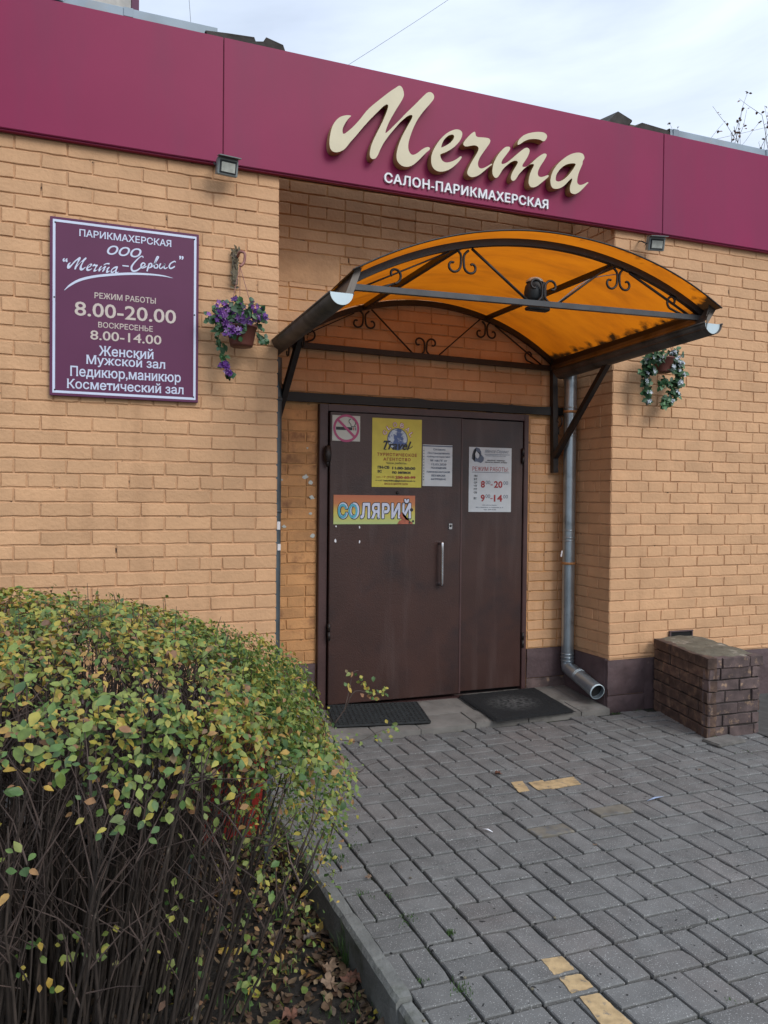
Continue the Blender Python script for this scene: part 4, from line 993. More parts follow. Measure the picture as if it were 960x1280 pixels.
# travel agency poster
t, pl, w, h = quad_board((465.5, 522), (526.5, 609.5), LY, M['yellow'], 'travel_poster', 'yellow travel agency poster with a globe on the left door leaf', 'poster')
def tp(x, y): return (x-62)/(862-62)*w, (1-(y-92)/(1210-92))*h     # from the crop of the poster
def trow(body, x0, y0, x1, y1, m, **kw):
    a = tp(x0, y1); b = tp(x1, y0); return lettering(pl, body, a[0], a[1], b[0]-a[0], b[1]-a[1], m, t, **kw)
c = tp(465, 425); disc(pl, c[0], c[1], .073, M['globe'], t, .001)
disc(pl, c[0], c[1], .076, M['ink_blue'], t, .0012, .070, 30)
for i, (chh, x, y, an) in enumerate((('G', 262, 322, 50), ('L', 325, 238, 32), ('O', 425, 188, 5), ('B', 540, 200, -14), ('A', 632, 262, -38), ('L', 690, 345, -58))):
    q = tp(x, y); a = rad(an); s_ = .034; lettering(pl, chh, q[0]-s_*.5*math.cos(a)+s_*.5*math.sin(a), q[1]-s_*.5*math.sin(a)-s_*.5*math.cos(a), s_*.9, s_, M['red'], t, d=.0014, bold=.06, rot=a)
    lettering(pl, chh, q[0]-s_*.42*math.cos(a)+s_*.42*math.sin(a), q[1]-s_*.42*math.sin(a)-s_*.42*math.cos(a), s_*.76, s_*.84, M['white'], t, d=.0018, bold=-.005, rot=a)
trow('Travel', 240, 455, 690, 600, M['ink'], shear=.4, bold=.03, d=.0022)
strokes(pl, [([tp(250, 560), tp(265, 600), tp(300, 590)], [.002, .005, .002]), ([tp(240, 490), tp(270, 468), tp(340, 462)], [.006, .006, .003]), ([tp(560, 585), tp(640, 575), tp(700, 545), tp(705, 525)], [.002, .006, .003])], M['ink'], t, .0023, 'print')
trow('ТУРИСТИЧЕСКОЕ', 140, 652, 785, 705, M['redbrown'], bold=.04, space=1.25); trow('АГЕНТСТВО', 242, 728, 682, 780, M['redbrown'], bold=.04, space=1.25)
trow('Часы работы:', 285, 800, 620, 840, M['ink'], shear=.25, bold=.01)
trow('ПН-СБ', 152, 865, 340, 912, M['ink'], bold=.05); trow('11:00-20:00', 385, 875, 762, 920, M['ink'], bold=.05)
trow('ВС', 152, 932, 218, 978, M['ink'], bold=.05); trow('по записи', 385, 950, 682, 990, M['ink'], bold=.05)
trow('тел.: +', 128, 1035, 245, 1062, M['redbrown'], bold=.0); trow('7 (910)', 252, 1030, 420, 1072, M['redbrown'], bold=.02); trow('250-60-99', 435, 1025, 765, 1070, M['red'], bold=.05)
trow('e-mail:', 122, 1088, 232, 1112, M['ink'], bold=0); trow('balashiha@globaltravel.ru', 248, 1088, 760, 1125, M['ink'], bold=.03)
trow('ВХОД В ЦЕНТРЕ ЗАЛА', 262, 1140, 642, 1178, M['redbrown'], bold=.03)
# mask notice in a plastic sleeve
t, pl, w, h = quad_board((528.5, 555.5), (565, 608), LY, M['paper'], 'notice_sheet', 'pale blue paper notice in a plastic sleeve right of the yellow poster', 'notice')
rect(pl, 0, 0, w*.07, h, M['paper_g'], t, .0008); rect(pl, 0, h*.955, w, h*.985, M['ink_blue'], t, .001)
for k in range(11): rect(pl, w*.02, h*(.14+.07*k), w*.05, h*(.165+.07*k), M['ink_blue'], t, .001)
for i, (s_, x0, x1) in enumerate((('Согласно', .35, .76), ('Постановлению', .17, .91), ('губернатора МО', .15, .92), ('№ 108-ПГ от', .26, .82), ('12.03.2020', .30, .80), ('ПОСЕЩЕНИЕ', .28, .80), ('ПАРИКМАХЕРСКОЙ', .14, .92), ('БЕЗ МАСКИ', .30, .76), ('ЗАПРЕЩЕНО', .28, .79))):
    z = h*(.865-.0905*i); lettering(pl, s_, w*x0, z, w*(x1-x0), h*.052, M['ink_blue'], t, bold=.02 if i < 5 else .04)
# solarium banner
t, pl, w, h = quad_board((417, 618.5), (518.5, 655), LY, M['yellow'], 'solarium_sticker', 'long orange and yellow sticker with blue block letters on the left door leaf', 'sticker')
def grad():
    m = bpy.data.materials.new('orange_to_yellow_print'); m.use_nodes = True; tt = m.node_tree; n = tt.nodes.new; l = tt.links.new
    p = tt.nodes['Principled BSDF']; p.inputs['Roughness'].default_value = .5; g = n('ShaderNodeTexCoord'); s_ = n('ShaderNodeSeparateXYZ'); l(g.outputs['Object'], s_.inputs[0])
    cr = n('ShaderNodeValToRGB'); mr = n('ShaderNodeMapRange'); mr.inputs['From Min'].default_value = 0; mr.inputs['From Max'].default_value = h
    l(s_.outputs['Z'], mr.inputs['Value']); l(mr.outputs[0], cr.inputs[0]); e = cr.color_ramp.elements
    e[0].position = 0; e[0].color = (.42, .55, .22, 1); e[1].position = .95; e[1].color = (.50, .16, .075, 1); q = e.new(.4); q.color = (.58, .50, .09, 1); q = e.new(.7); q.color = (.52, .20, .075, 1)
    l(cr.outputs[0], p.inputs['Base Color']); return m
gm = grad(); rect(pl, 0, 0, w, h, gm, t, .0008)
for o in t.children:
    pass
x0_, x1_ = w*.045, w*.955
word = 'СОЛЯРИЙ'
v, f, be = text_geo(word, .0, 0, 1.12)
lettering(pl, word, x0_, h*.16, x1_-x0_, h*.74, M['ink'], t, d=.0014, bold=.085, space=1.12)
def two(z): return None
lettering(pl, word, x0_+w*.007, h*.19, x1_-x0_-w*.014, h*.69, M['sign_w'], t, d=.0019, bold=.035, space=1.12)
lettering(pl, 'СО', x0_+w*.007, h*.20, w*.235, h*.50, M['bluegrad'], t, d=.0023, bold=.03, space=1.12)
mb = MB(); pts = [pl.P(w*a, h*b, .0026) for a, b in ((.78, .02), (.80, .12), (.83, .15), (.80, .28), (.83, .45), (.845, .30), (.88, .16), (.93, .12), (.97, .05), (.97, .0), (.78, .0))]
mb.prism(pts, (0, .0002, 0)); mb.build('print', M['skin_print'], t)
for (a, b, r_) in ((.955, .5, .012), (.975, .1, .008), (.93, .05, .007)): disc(pl, w*a, h*b, r_, M['ink'], t, .0028, name='print')
# opening hours notice on the right leaf
RYL = DY+.008-.002
t, pl, w, h = quad_board((586.5, 558.5), (638.5, 640), RYL, M['paper'], 'opening_hours_notice', 'white opening hours notice with red numerals on the right door leaf', 'notice')
def hp(x, y): return (x-65)/(805-65)*w, (1-(y-95)/(1195-95))*h
def hrow(body, x0, y0, x1, y1, m, **kw):
    a = hp(x0, y1); b = hp(x1, y0); return lettering(pl, body, a[0], a[1], b[0]-a[0], b[1]-a[1], m, t, **kw)
mb = MB()
def hpoly(pts, m, d): mb = MB(); mb.prism([pl.P(*hp(x, y), d) for x, y in pts], (0, .0002, 0)); return mb.build('emblem', m, t)
hpoly([(190, 100), (240, 115), (270, 170), (275, 220), (320, 270), (315, 320), (270, 365), (200, 340), (160, 345), (110, 290), (125, 200), (150, 130)], M['ink_blue'], .001)
hpoly([(185, 105), (160, 160), (150, 230), (150, 300), (160, 340), (125, 300), (115, 240), (135, 160)], M['ink'], .0014)
hpoly([(185, 165), (215, 185), (240, 225), (235, 260), (210, 290), (175, 265), (165, 215)], M['paper'], .0018)
hpoly([(190, 165), (240, 215), (250, 260), (262, 240), (250, 190)], M['ink'], .002)
hrow('Мечта Сервис', 335, 130, 755, 200, M['ink_blue'], shear=.4, bold=.0); rect(pl, *hp(330, 216), *hp(770, 208), M['ink_blue'], t)
hrow('салон парикмахерская', 350, 228, 700, 250, M['ink_blue'], bold=0)
hrow('маникюр, педикюр,', 375, 305, 690, 330, M['ink'], bold=.02); hrow('прически, макияж, укладка', 340, 338, 725, 360, M['ink'], bold=.02)
hrow('РЕЖИМ РАБОТЫ:', 125, 425, 750, 500, M['red'], bold=.0); rect(pl, *hp(115, 524), *hp(765, 516), M['ink_blue'], t)
for i, s_ in enumerate(('ПН', 'ВТ', 'СР', 'ЧТ', 'ПТ', 'СБ')): hrow(s_, 152, 568+i*56, 208, 602+i*56, M['ink'], bold=.03)
hrow('ВС', 152, 945, 200, 982, M['ink'], bold=.03)
for (y, a_, b_) in ((665, '8', '20'), (900, '9', '14')):
    hrow(a_, 272, y, 342, y+118, M['red'], bold=.03); hrow('00', 355, y-5, 435, y+58, M['ink_blue'], bold=-.01); hrow('-', 440, y+60, 478, y+74, M['red'], bold=.03)
    hrow(b_, 500, y, 650, y+118, M['red'], bold=.03); hrow('00', 665, y, 748, y+62, M['ink_blue'], bold=-.01)
hrow('ООО «Мечта-Сервис»', 300, 1070, 560, 1090, M['ink_blue'], bold=.02); hrow('МО, г. Балашиха, ул. Советская, д. 18', 190, 1108, 665, 1130, M['ink_blue'], bold=.02); hrow('тел. 529-10-52', 325, 1145, 540, 1165, M['ink_blue'], bold=.02)

# ------------------------------------------------------------------ landing slabs and mats
def lz(y): return .036 + (.052)*(max(y, -.06)+.05)/.56
lnd = thing('landing', 'low grey concrete slab landing in front of the brown door', 'step', (1.2, .2, 0))
xs = [-.02, .30, .62, .93, 1.32, 1.72, 2.14, WR-.014]
for r_, (ya, yb_) in enumerate(((-.052, .17), (.174, .51))):
    for i in range(len(xs)-1):
        x0, x1 = xs[i]+(.12 if r_ and 0 < i else 0), xs[i+1]+(.12 if r_ and i < len(xs)-2 else 0)
        if r_ and i == 0: x0 = xs[0]
        j = .0035; dz = U(-.003, .003)
        bm = MB(); nx, ny = 6, 5; vs = []
        for a_ in range(nx+1):
            for b_ in range(ny+1):
                x = x0+j+(x1-x0-2*j)*a_/nx; y = ya+j+(yb_-ya-2*j)*b_/ny; ed = min(a_, nx-a_, b_, ny-b_)
                vs.append((x+(.002*U(-1, 1) if ed == 0 else 0), y+(.003*U(-1, 1) if ed == 0 else 0), lz(y)+dz-(.004 if ed == 0 else 0)))
        bm.add(vs, [(a_*(ny+1)+b_, (a_+1)*(ny+1)+b_, (a_+1)*(ny+1)+b_+1, a_*(ny+1)+b_+1) for a_ in range(nx) for b_ in range(ny)])
        n0 = [a_*(ny+1) for a_ in range(nx+1)]
        rim = [(a_, 0) for a_ in range(nx+1)]+[(nx, b_) for b_ in range(1, ny+1)]+[(a_, ny) for a_ in range(nx-1, -1, -1)]+[(0, b_) for b_ in range(ny-1, 0, -1)]
        for k in range(len(rim)):
            p, q = rim[k], rim[(k+1) % len(rim)]; P_, Q_ = Vector(vs[p[0]*(ny+1)+p[1]]), Vector(vs[q[0]*(ny+1)+q[1]])
            bm.add([P_, Vector((P_.x, P_.y, -.03)), Vector((Q_.x, Q_.y, -.03)), Q_], [(0, 1, 2, 3)])
        bm.build('slab', M['slab'], lnd)
mb = MB(); mb.box((1.19, .24, -.02), (2.36, .50, .08)); mb.build('landing_bed', M['sand'], lnd)
def on_landing(px, py):
    """sight line met with the sloping landing"""
    v = at(px, py, 'Z', 0)-CP; t = .5
    lo, hi = .5, 1.0
    for _ in range(40):
        m_ = (lo+hi)/2; p = CP+v*m_
        if p.z > lz(p.y)+.01: lo = m_
        else: hi = m_
    return CP+v*lo
# rubber grid mat (left)
q = [on_landing(432, 908), on_landing(538, 903), on_landing(521, 879), on_landing(430, 884)]
q[3] = q[0]+(q[2]-q[1])*1.0; ext = (q[0]-q[1])*.12; q[0] += ext; q[3] += ext
mt = thing('door_mat', 'black rubber grid mat by the left door leaf', 'mat', (q[0]+q[2])/2, group='black mats on the landing')
mb = MB(); ax_, ay_ = q[1]-q[0], q[3]-q[0]; up = ax_.cross(ay_).normalized(); cols, rws = 20, 11
def MP(u, v_, d_=0): return q[0]+ax_*u+ay_*v_+up*d_
m0 = MB(); m0.prism([MP(0, 0, -.008), MP(1, 0, -.008), MP(1, 1, -.008), MP(0, 1, -.008)], up*.002); m0.build('backing', M['black'], mt)
for i in range(cols+1): mb.bar(MP(i/cols, 0, .004), MP(i/cols, 1, .004), .0065, .012)
for j_ in range(rws+1): mb.bar(MP(0, j_/rws, .005), MP(1, j_/rws, .005), .0075, .013)
for i in range(cols):
    for j_ in range(rws):
        c = MP((i+.5)/cols, (j_+.5)/rws, 0); 
        if False: mb.bar(MP((i)/cols, (j_+.5)/rws, .003), MP((i+1)/cols, (j_+.5)/rws, .003), .006, .010)
mb.build('grid', M['mat_rubber'], mt, kind=None)
# bristle mat (right)
q = [on_landing(621, 903), on_landing(720, 890), on_landing(668, 860), on_landing(573, 870)]
mt = thing('door_mat', 'black bristle mat with dusty grey centre beside the right door leaf', 'mat', (q[0]+q[2])/2, group='black mats on the landing')
ax_, ay_ = q[1]-q[0], q[3]-q[0]; up = ax_.cross(ay_).normalized()
def BQ(u, v_): return (q[0]*(1-u)+q[1]*u)*(1-v_)+(q[3]*(1-u)+q[2]*u)*v_
mb = MB(); nx, ny = 40, 26; vs = []; dust = []
for i in range(nx+1):
    for j_ in range(ny+1):
        u, v_ = i/nx, j_/ny; e = min(i, nx-i, j_, ny-j_); p = BQ(u, v_)
        if e == 0: p = p+Vector((U(-.003, .003), U(-.003, .003), 0))
        vs.append(p+up*(.010+.0025*R() if e > 0 else .001)); dust.append(max(0, 1-math.hypot((u-.46)/.36, (v_-.52)/.34)))
mb.add(vs, [(i*(ny+1)+j_, (i+1)*(ny+1)+j_, (i+1)*(ny+1)+j_+1, i*(ny+1)+j_+1) for i in range(nx) for j_ in range(ny)], 0, True)
def dusty():
    m = mat('dusty_bristle_mat', (.006, .007, .008), .95, var=.35, scale=60, bump=.007, bscale=240); tt = m.node_tree; n = tt.nodes.new; l = tt.links.new
    p = tt.nodes['Principled BSDF']; src = p.inputs['Base Color'].links[0].from_socket; a_ = n('ShaderNodeAttribute'); a_.attribute_name = 'dust'
    no = n('ShaderNodeTexNoise'); no.inputs['Scale'].default_value = 45; no.inputs['Detail'].default_value = 6; mu = n('ShaderNodeMath'); mu.operation = 'MULTIPLY'
    g = n('ShaderNodeNewGeometry'); l(g.outputs['Position'], no.inputs['Vector']); r = n('ShaderNodeMapRange'); r.inputs['From Min'].default_value = .35; r.inputs['From Max'].default_value = .7
    l(no.outputs['Fac'], r.inputs['Value']); l(r.outputs[0], mu.inputs[0]); l(a_.outputs['Fac'], mu.inputs[1]); mx_ = n('ShaderNodeMixRGB'); l(mu.outputs[0], mx_.inputs[0]); l(src, mx_.inputs[1]); mx_.inputs[2].default_value = (.16, .16, .155, 1)
    l(mx_.outputs[0], p.inputs['Base Color']); return m
o = mb.build('pile', dusty(), mt); a_ = o.data.attributes.new('dust', 'FLOAT', 'POINT'); a_.data.foreach_set('value', dust)

# ------------------------------------------------------------------ paving
TH = -.01119; PM = .2055; OX, OY = .3668, -2.4413
ct, st = math.cos(TH), math.sin(TH)
def cell(i, j): return OX+PM*(i*ct+j*st), OY+PM*(i*st-j*ct)
pav = MB(); pav.add([(-.21, -6, gz(0, -6)-.015), (9, -6, gz(9, -6)-.015), (9, .02, gz(9, 0)-.015), (-.21, .02, gz(0, 0)-.015)], [(0, 1, 2, 3)])
paving = pav.build('paving', M['sand'], kind='structure')
def paver_mesh(seed, wx=.1930, wy=.0938, t=.05):
    rn = random.Random(seed); n = 4; P = [(-wx/2+wx*i/n, -wy/2) for i in range(n)]+[(wx/2, -wy/2+wy*i/2) for i in range(2)]+[(wx/2-wx*i/n, wy/2) for i in range(n)]+[(-wx/2, wy/2-wy*i/2) for i in range(2)]
    m_ = len(P); J = [(rn.uniform(-1, 1)*.0012, rn.uniform(-1, 1)*.0012) for _ in P]; v = []
    chip = rn.randrange(m_) if rn.random() < .5 else -1
    for ring_, (b, z) in enumerate(((0, -t), (0, -.004), (.0035, 0))):
        for i, ((x, y), (a, c)) in enumerate(zip(P, J)):
            sx_, sy_ = 1-2*b/wx, 1-2*b/wy; k = .94 if (i == chip and ring_) else 1
            v.append(((x*sx_+a)*k, (y*sy_+c)*k, z-(.003 if i == chip and ring_ == 2 else 0)))
    f = [(k*m_+i, k*m_+(i+1) % m_, (k+1)*m_+(i+1) % m_, (k+1)*m_+i) for k in range(2) for i in range(m_)]+[tuple(2*m_+i for i in range(m_))]
    me = bpy.data.meshes.new('paver'); me.from_pydata(v, [], f); me.update(); me.materials.append(M['paver']); return me
PV = [paver_mesh(s) for s in range(12)]
pl_list = []
KX = -.200
def holes_in(x, y): return False
for i in range(-8, 40):
    for j in range(-18, 16):
        V = (i+j) % 2 == 0
        for s in (0, 1):
            fi, fj = (i+.25+.5*s, j+.5) if V else (i+.5, j+.25+.5*s)
            x, y = cell(fi, fj)
            if y > -.062 or x < KX-.08 or y < -4.9 or x > 7.4: continue
            if x > 2.385 and False: continue
            pl_list.append((x, y, V))
pl_list.sort(key=lambda p: (p[0]-CP.x)**2+(p[1]-CP.y)**2 if False else 0)
def proj(p):
    v = Vector(p)-CP; w_ = v.dot(_f)
    if w_ <= .1: return None
    return 480+FPX*v.dot(_r)/w_, 640-FPX*v.dot(_u)/w_, w_
ranked = []
for (x, y, V) in pl_list:
    q = proj((x, y, gz(x, y)))
    ins = q is not None and -20 < q[0] < 980 and -20 < q[1] < 1310
    ranked.append((0 if ins else 1, q[2] if q else 99, x, y, V))
ranked.sort(key=lambda r_: (r_[0], r_[1]))
fars = MB(); PVO = []
for n_, (ins, w_, x, y, V) in enumerate(ranked):
    me = random.choice(PV); rz_ = TH+(math.pi/2 if V else 0)+U(-.006, .006)+(math.pi if R() < .5 else 0); z = gz(x, y)+U(-.0022, .0022)
    sx_ = 1.0; cx = x
    # cut pavers along the kerb
    half = (.0985/2 if V else .1995/2)
    if x-half < KX:
        nl = KX; wd = (x+half)-nl
        if wd < .025: continue
        cx = nl+wd/2; sx_ = wd/(2*half)
    sc_ = (1, sx_, 1) if V else (sx_, 1, 1)
    if y+(.1 if V else .05) > -.055:
        top_ = -.055; hy = .0998 if V else .0492; ht = top_-(y-hy)
        if ht < .02: continue
        f_ = ht/(2*hy); y = top_-ht/2; sc_ = (sc_[0]*f_, sc_[1], 1) if V else (sc_[0], sc_[1]*f_, 1)
    rx, ry = rad(U(-.35, .35))+.0167, rad(U(-.35, .35))
    Rm = Matrix.Rotation(rz_, 4, 'Z')
    if n_ < 298:
        ob_ = inst('paver', me, paving, (cx, y, z), (rad(U(-.3, .3)), rad(U(-.3, .3)), rz_), sc_)
        PVO.append(ob_)
    else:
        T = Matrix.Translation((cx, y, z)) @ Rm @ Matrix.Diagonal((*sc_, 1)); fars.add([T @ v_.co for v_ in me.vertices], [tuple(f_.vertices) for f_ in me.polygons])
fars.build('far_pavers', M['paver'], paving, kind='stuff')
# tan paint left on the pavers: thin sheets on the paving
def on_ground(px, py, dz=0):
    v = at(px, py, 'Z', -.5)-CP; lo, hi = .0, 1.0
    for _ in range(50):
        m_ = (lo+hi)/2; p = CP+v*m_
        if p.z > gz(p.x, p.y)+dz: lo = m_
        else: hi = m_
    return CP+v*lo
for poly in ([(638.5, 978), (653, 976), (662, 988), (648, 990)], [(660, 978), (678, 975), (690, 985), (672, 987)], [(680, 977), (716, 970.5), (726, 980), (690, 986)],
             [(677, 1199), (703, 1195), (718, 1211), (692, 1218)], [(699, 1222), (726, 1217), (742, 1233), (714, 1241)], [(724, 1246), (748, 1241), (790, 1279), (760, 1290)]):
    P = [on_ground(x, y, .0035) for x, y in poly]; Q = []
    for i in range(4):
        a_, b_ = P[i], P[(i+1) % 4]
        for k in range(6):
            p = a_.lerp(b_, k/6); p = p+Vector((U(-.0025, .0025), U(-.0025, .0025), 0)); Q.append(p)
    mb = MB(); mb.prism(Q, (0, 0, -.0025)); mb.build('paint_patch', M['tanmark'], paving)
for (x, y) in ((762, 1012), (687, 1037)):
    c = on_ground(x, y)
    ob_ = min(PVO, key=lambda o_: (ORG[o_.name]-c).length)
    ob_.material_slots[0].link = 'OBJECT'; ob_.material_slots[0].material = M['paver_tan']; ob_['label'] = 'tan stained paver'
# kerb
kb = thing('kerb', 'grey concrete garden kerb between the soil bed and the paving', 'kerb', (-.235, -2, -.1))
kys = [.0, -.55, -1.06, at(429, 1143, 'Z', -.02).y, at(500, 1250, 'Z', -.03).y, -3.35, -4.2, -5.2]
for i in range(len(kys)-1):
    y1, y0 = kys[i]-.0035, kys[i+1]+.0035; rn = U(-.004, .004); x0, x1 = -.262+rn, -.204; zt = gz(0, (y0+y1)/2)+.012+U(-.003, .005)-(.012 if i == 4 else 0); nn = 14
    mb = MB(); prof = [(x0+.004, -.30), (x0, zt-.014), (x0+.012, zt), (x1-.006, zt+.001), (x1, zt-.006), (x1, -.2)]
    vs = []
    for k in range(nn+1):
        y = y0+(y1-y0)*k/nn
        for m_, (x, z) in enumerate(prof):
            wob = .003*mnoise.noise(Vector((m_*3, y*22, i))) ; e = .004 if k in (0, nn) else 0
            vs.append((x+wob+(e if m_ < 3 else -e*.5), y, z+wob*.6-(e if 0 < m_ < 5 else 0)+CY*(y-(y0+y1)/2)*(1 if m_ not in (0, 5) else 0)))
    m_ = len(prof); mb.add(vs, [(k*m_+a_, k*m_+a_+1, (k+1)*m_+a_+1, (k+1)*m_+a_) for k in range(nn) for a_ in range(m_-1)]+[tuple(range(m_-1, -1, -1)), tuple(nn*m_+a_ for a_ in range(m_))])
    mb.build('kerbstone', M['kerb'], kb, origin=((x0+x1)/2, (y0+y1)/2, -.1))
# soil bed and the apron beside the wall
def sz(x, y): return -.165+.03*mnoise.noise(Vector((x*2.1, y*2.1, 0)))+.018*mnoise.noise(Vector((x*9, y*9, 4)))+.008*mnoise.noise(Vector((x*30, y*30, 7)))
mb = MB(); nx, ny = 90, 110; x0, x1, y0, y1 = -4.2, -.25, -5.4, -.62; vs = []
xsn = [x0+(x1-x0)*(1-(1-i/nx)**1.7) for i in range(nx+1)]
for i in range(nx+1):
    for j in range(ny+1):
        x = xsn[i]; y = y0+(y1-y0)*j/ny; vs.append((x, y, sz(x, y)))
mb.add(vs, [(i*(ny+1)+j, (i+1)*(ny+1)+j, (i+1)*(ny+1)+j+1, i*(ny+1)+j+1) for i in range(nx) for j in range(ny)], 0, True); mb.build('soil', M['soil'], kind='structure')
mb = MB(); mb.box((-4.6, -.31, -.09), (8.8, .62, .12)); mb.build('path', M['apron'], kind='structure')
mb = MB(); mb.box((-8.2, -3.1, -.2), (8.0, 5.0, .08)); mb.build('path', M['apron'], kind='structure')
# dark asphalt beyond the block on the right
mb = MB(); mb.add([on_ground(936, 912, .007), on_ground(985, 930, .007), on_ground(990, 880, .007), Vector((8, -.02, gz(8, 0)+.009)), Vector((3.1, -.02, gz(3, 0)+.009))], [(0, 1, 2, 3, 4)])
mb.build('path', M['apron'], kind='structure')
mb = MB(); c = on_ground(905, 926, .008); mb.box(c, (.24, .14, .02), rot=Matrix.Rotation(.1, 3, 'Z'), bev=.006); mb.build('loose_slab', M['slab'], label='small loose grey slab lying at the foot of the brick block', cat='slab')

# ------------------------------------------------------------------ brick block by the right wall
FLp = Vector((2.590, -.745, 0)); BLp = Vector((2.765, -.03, 0)); wb = .412
ey = (BLp-FLp).normalized(); exb = Vector((1, -.035, 0)).normalized(); Lb = (BLp-FLp).length
blk = thing('brick_block', 'low brown flaking brick plinth block with a mossy concrete top by the right wall', 'brick block', FLp+exb*wb/2+ey*.3)
mb = MB(); rs_ = Matrix((exb, ey, Vector((0, 0, 1)))).transposed()
mb.box(FLp+exb*(wb/2)+ey*(Lb/2)+EZ*.20, (wb-.022, Lb-.020, .43), rot=rs_); mb.build('core', M['block_mortar'], blk)
bh = .0745; bj = .009
def bbrick(o, ux, x, z, w_, h_, m, key):
    me = get_brick(w_, h_, m, random.randrange(9)+20); nrm = Vector((-ux.y, ux.x, 0)); p = o+ux*x+EZ*z+nrm*U(-.006, .004)
    inst('brick', me, blk, p, (rad(U(-.5, .5)), rad(U(-.4, .4)), math.atan2(ux.y, ux.x)+rad(U(-.8, .8))))
for k in range(6):
    z0 = -.010+k*bh; seq = [.25, .12, .06] if k % 2 else [.12, .25, .06]; seq = {0: [.165, .20, .065], 1: [.115, .235, .08], 2: [.235, .195], 3: [.135, .21, .085], 4: [.245, .185], 5: [.09, .25, .09]}[k]
    x = 0
    for w_ in seq:
        e = min(x+w_, wb); bbrick(FLp, exb, (x+e)/2, z0+bh/2, e-x-bj, bh-bj, M['block'], 'f'); x = e
    # left face: runs from the wall to the front
    x = 0; seq = ([.25]*4 if k % 2 else [.12]+[.25]*4)
    while_x = 0
    for w_ in seq:
        e = min(x+w_, Lb); 
        if e-x > .04: bbrick(FLp, -ey, -(x+e)/2-.0, z0+bh/2, e-x-bj, bh-bj, M['block_side'], 's')
        x = e
        if x >= Lb: break
    x = 0
    for w_ in seq:
        e = min(x+w_, Lb)
        if e-x > .04: bbrick(FLp+exb*wb, ey, (x+e)/2, z0+bh/2, e-x-bj, bh-bj, M['block_side'], 's')
        x = e
        if x >= Lb: break
# top course: chunky capping bricks and domed mossy concrete
zc = -.010+6*bh
for (x0, x1) in ((0, .10), (.105, .32), (.325, .432)): bbrick(FLp-ey*.012, exb, (x0+x1)/2, zc+.033, x1-x0-.004, .064, M['block'], 't')
x = -.012
for w_ in (.25, .25, .25): e = min(x+w_, Lb); bbrick(FLp-exb*.010, -ey, -(x+e)/2, zc+.035, e-x-.006, .066, M['block_side'], 't'); x = e
for w_ in (.25, .5): pass
mb = MB(); nu, nv = 22, 26; vs = []
for i in range(nu+1):
    for j in range(nv+1):
        u, v_ = i/nu, j/nv; x = (u*(wb+.02)-.010); y = v_*(Lb+.01)-.012; e = min(u, 1-u, v_+.0, 1.0)
        z = zc+.056+.030*math.sin(math.pi*min(max(u, .02), .98))**.6*min(1, v_*4+.2)*(1-.4*v_)+.010*mnoise.noise(Vector((x*12, y*12, 0)))
        if i in (0, nu) or j == 0: z = zc+.052; x += .012*(1 if i == 0 else -1 if i == nu else 0); y += .012 if j == 0 else 0
        vs.append(FLp+exb*x+ey*y+EZ*z)
mb.add(vs, [(i*(nv+1)+j, (i+1)*(nv+1)+j, (i+1)*(nv+1)+j+1, i*(nv+1)+j+1) for i in range(nu) for j in range(nv)], 0, True)
mb.build('cap', M['cap'], blk)

# ------------------------------------------------------------------ leaves
def leaf_geo(L_, w_, fold=.25, curl=.15, shape=0):
    """leaf along +y from origin; 6 quads-ish"""
    if shape == 0: pr = [(0, .05), (.2, .75), (.45, 1.0), (.7, .78), (.9, .30), (1.0, 0)]
    else: pr = [(0, .05), (.15, .55), (.35, 1.0), (.6, .85), (.85, .35), (1.0, 0)]
    v = []; f = []
    for (t, b) in pr:
        z = -curl*L_*t*t; v += [(-b*w_/2, t*L_, z+fold*b*w_/2), (0, t*L_, z), (b*w_/2, t*L_, z+fold*b*w_/2)]
    for i in range(len(pr)-1): f += [(3*i, 3*i+1, 3*i+4, 3*i+3), (3*i+1, 3*i+2, 3*i+5, 3*i+4)]
    return v, f
def leaf_geo_low(L_, w_, fold=.25, curl=.15):
    pr = [(0, .05), (.35, 1.0), (.7, .75), (1.0, 0)]
    v = []; f = []
    for (t, b) in pr: z = -curl*L_*t*t; v += [(-b*w_/2, t*L_, z+fold*b*w_/2), (0, t*L_, z), (b*w_/2, t*L_, z+fold*b*w_/2)]
    for i in range(3): f += [(3*i, 3*i+1, 3*i+4, 3*i+3), (3*i+1, 3*i+2, 3*i+5, 3*i+4)]
    return v, f
def rrot(up, spin, tilt):
    """matrix: leaf plane normal near 'up', tilted by tilt, spun"""
    q = Vector(up).normalized().to_track_quat('Z', 'Y').to_matrix()
    return q @ Matrix.Rotation(spin, 3, 'Z') @ Matrix.Rotation(tilt, 3, 'X')
LEAFM = {}
def leaf_meshes(m, key, n=4, L_=.034, w_=.021):
    r_ = []
    for k in range(n):
        v, f = leaf_geo(L_, w_*U(.85, 1.15), U(.1, .45), U(-.1, .35), k % 2); me = bpy.data.meshes.new('leaf'); me.from_pydata(v, [], f); me.update(); me.materials.append(m)
        for p in me.polygons: p.use_smooth = True
        r_.append(me)
    return r_
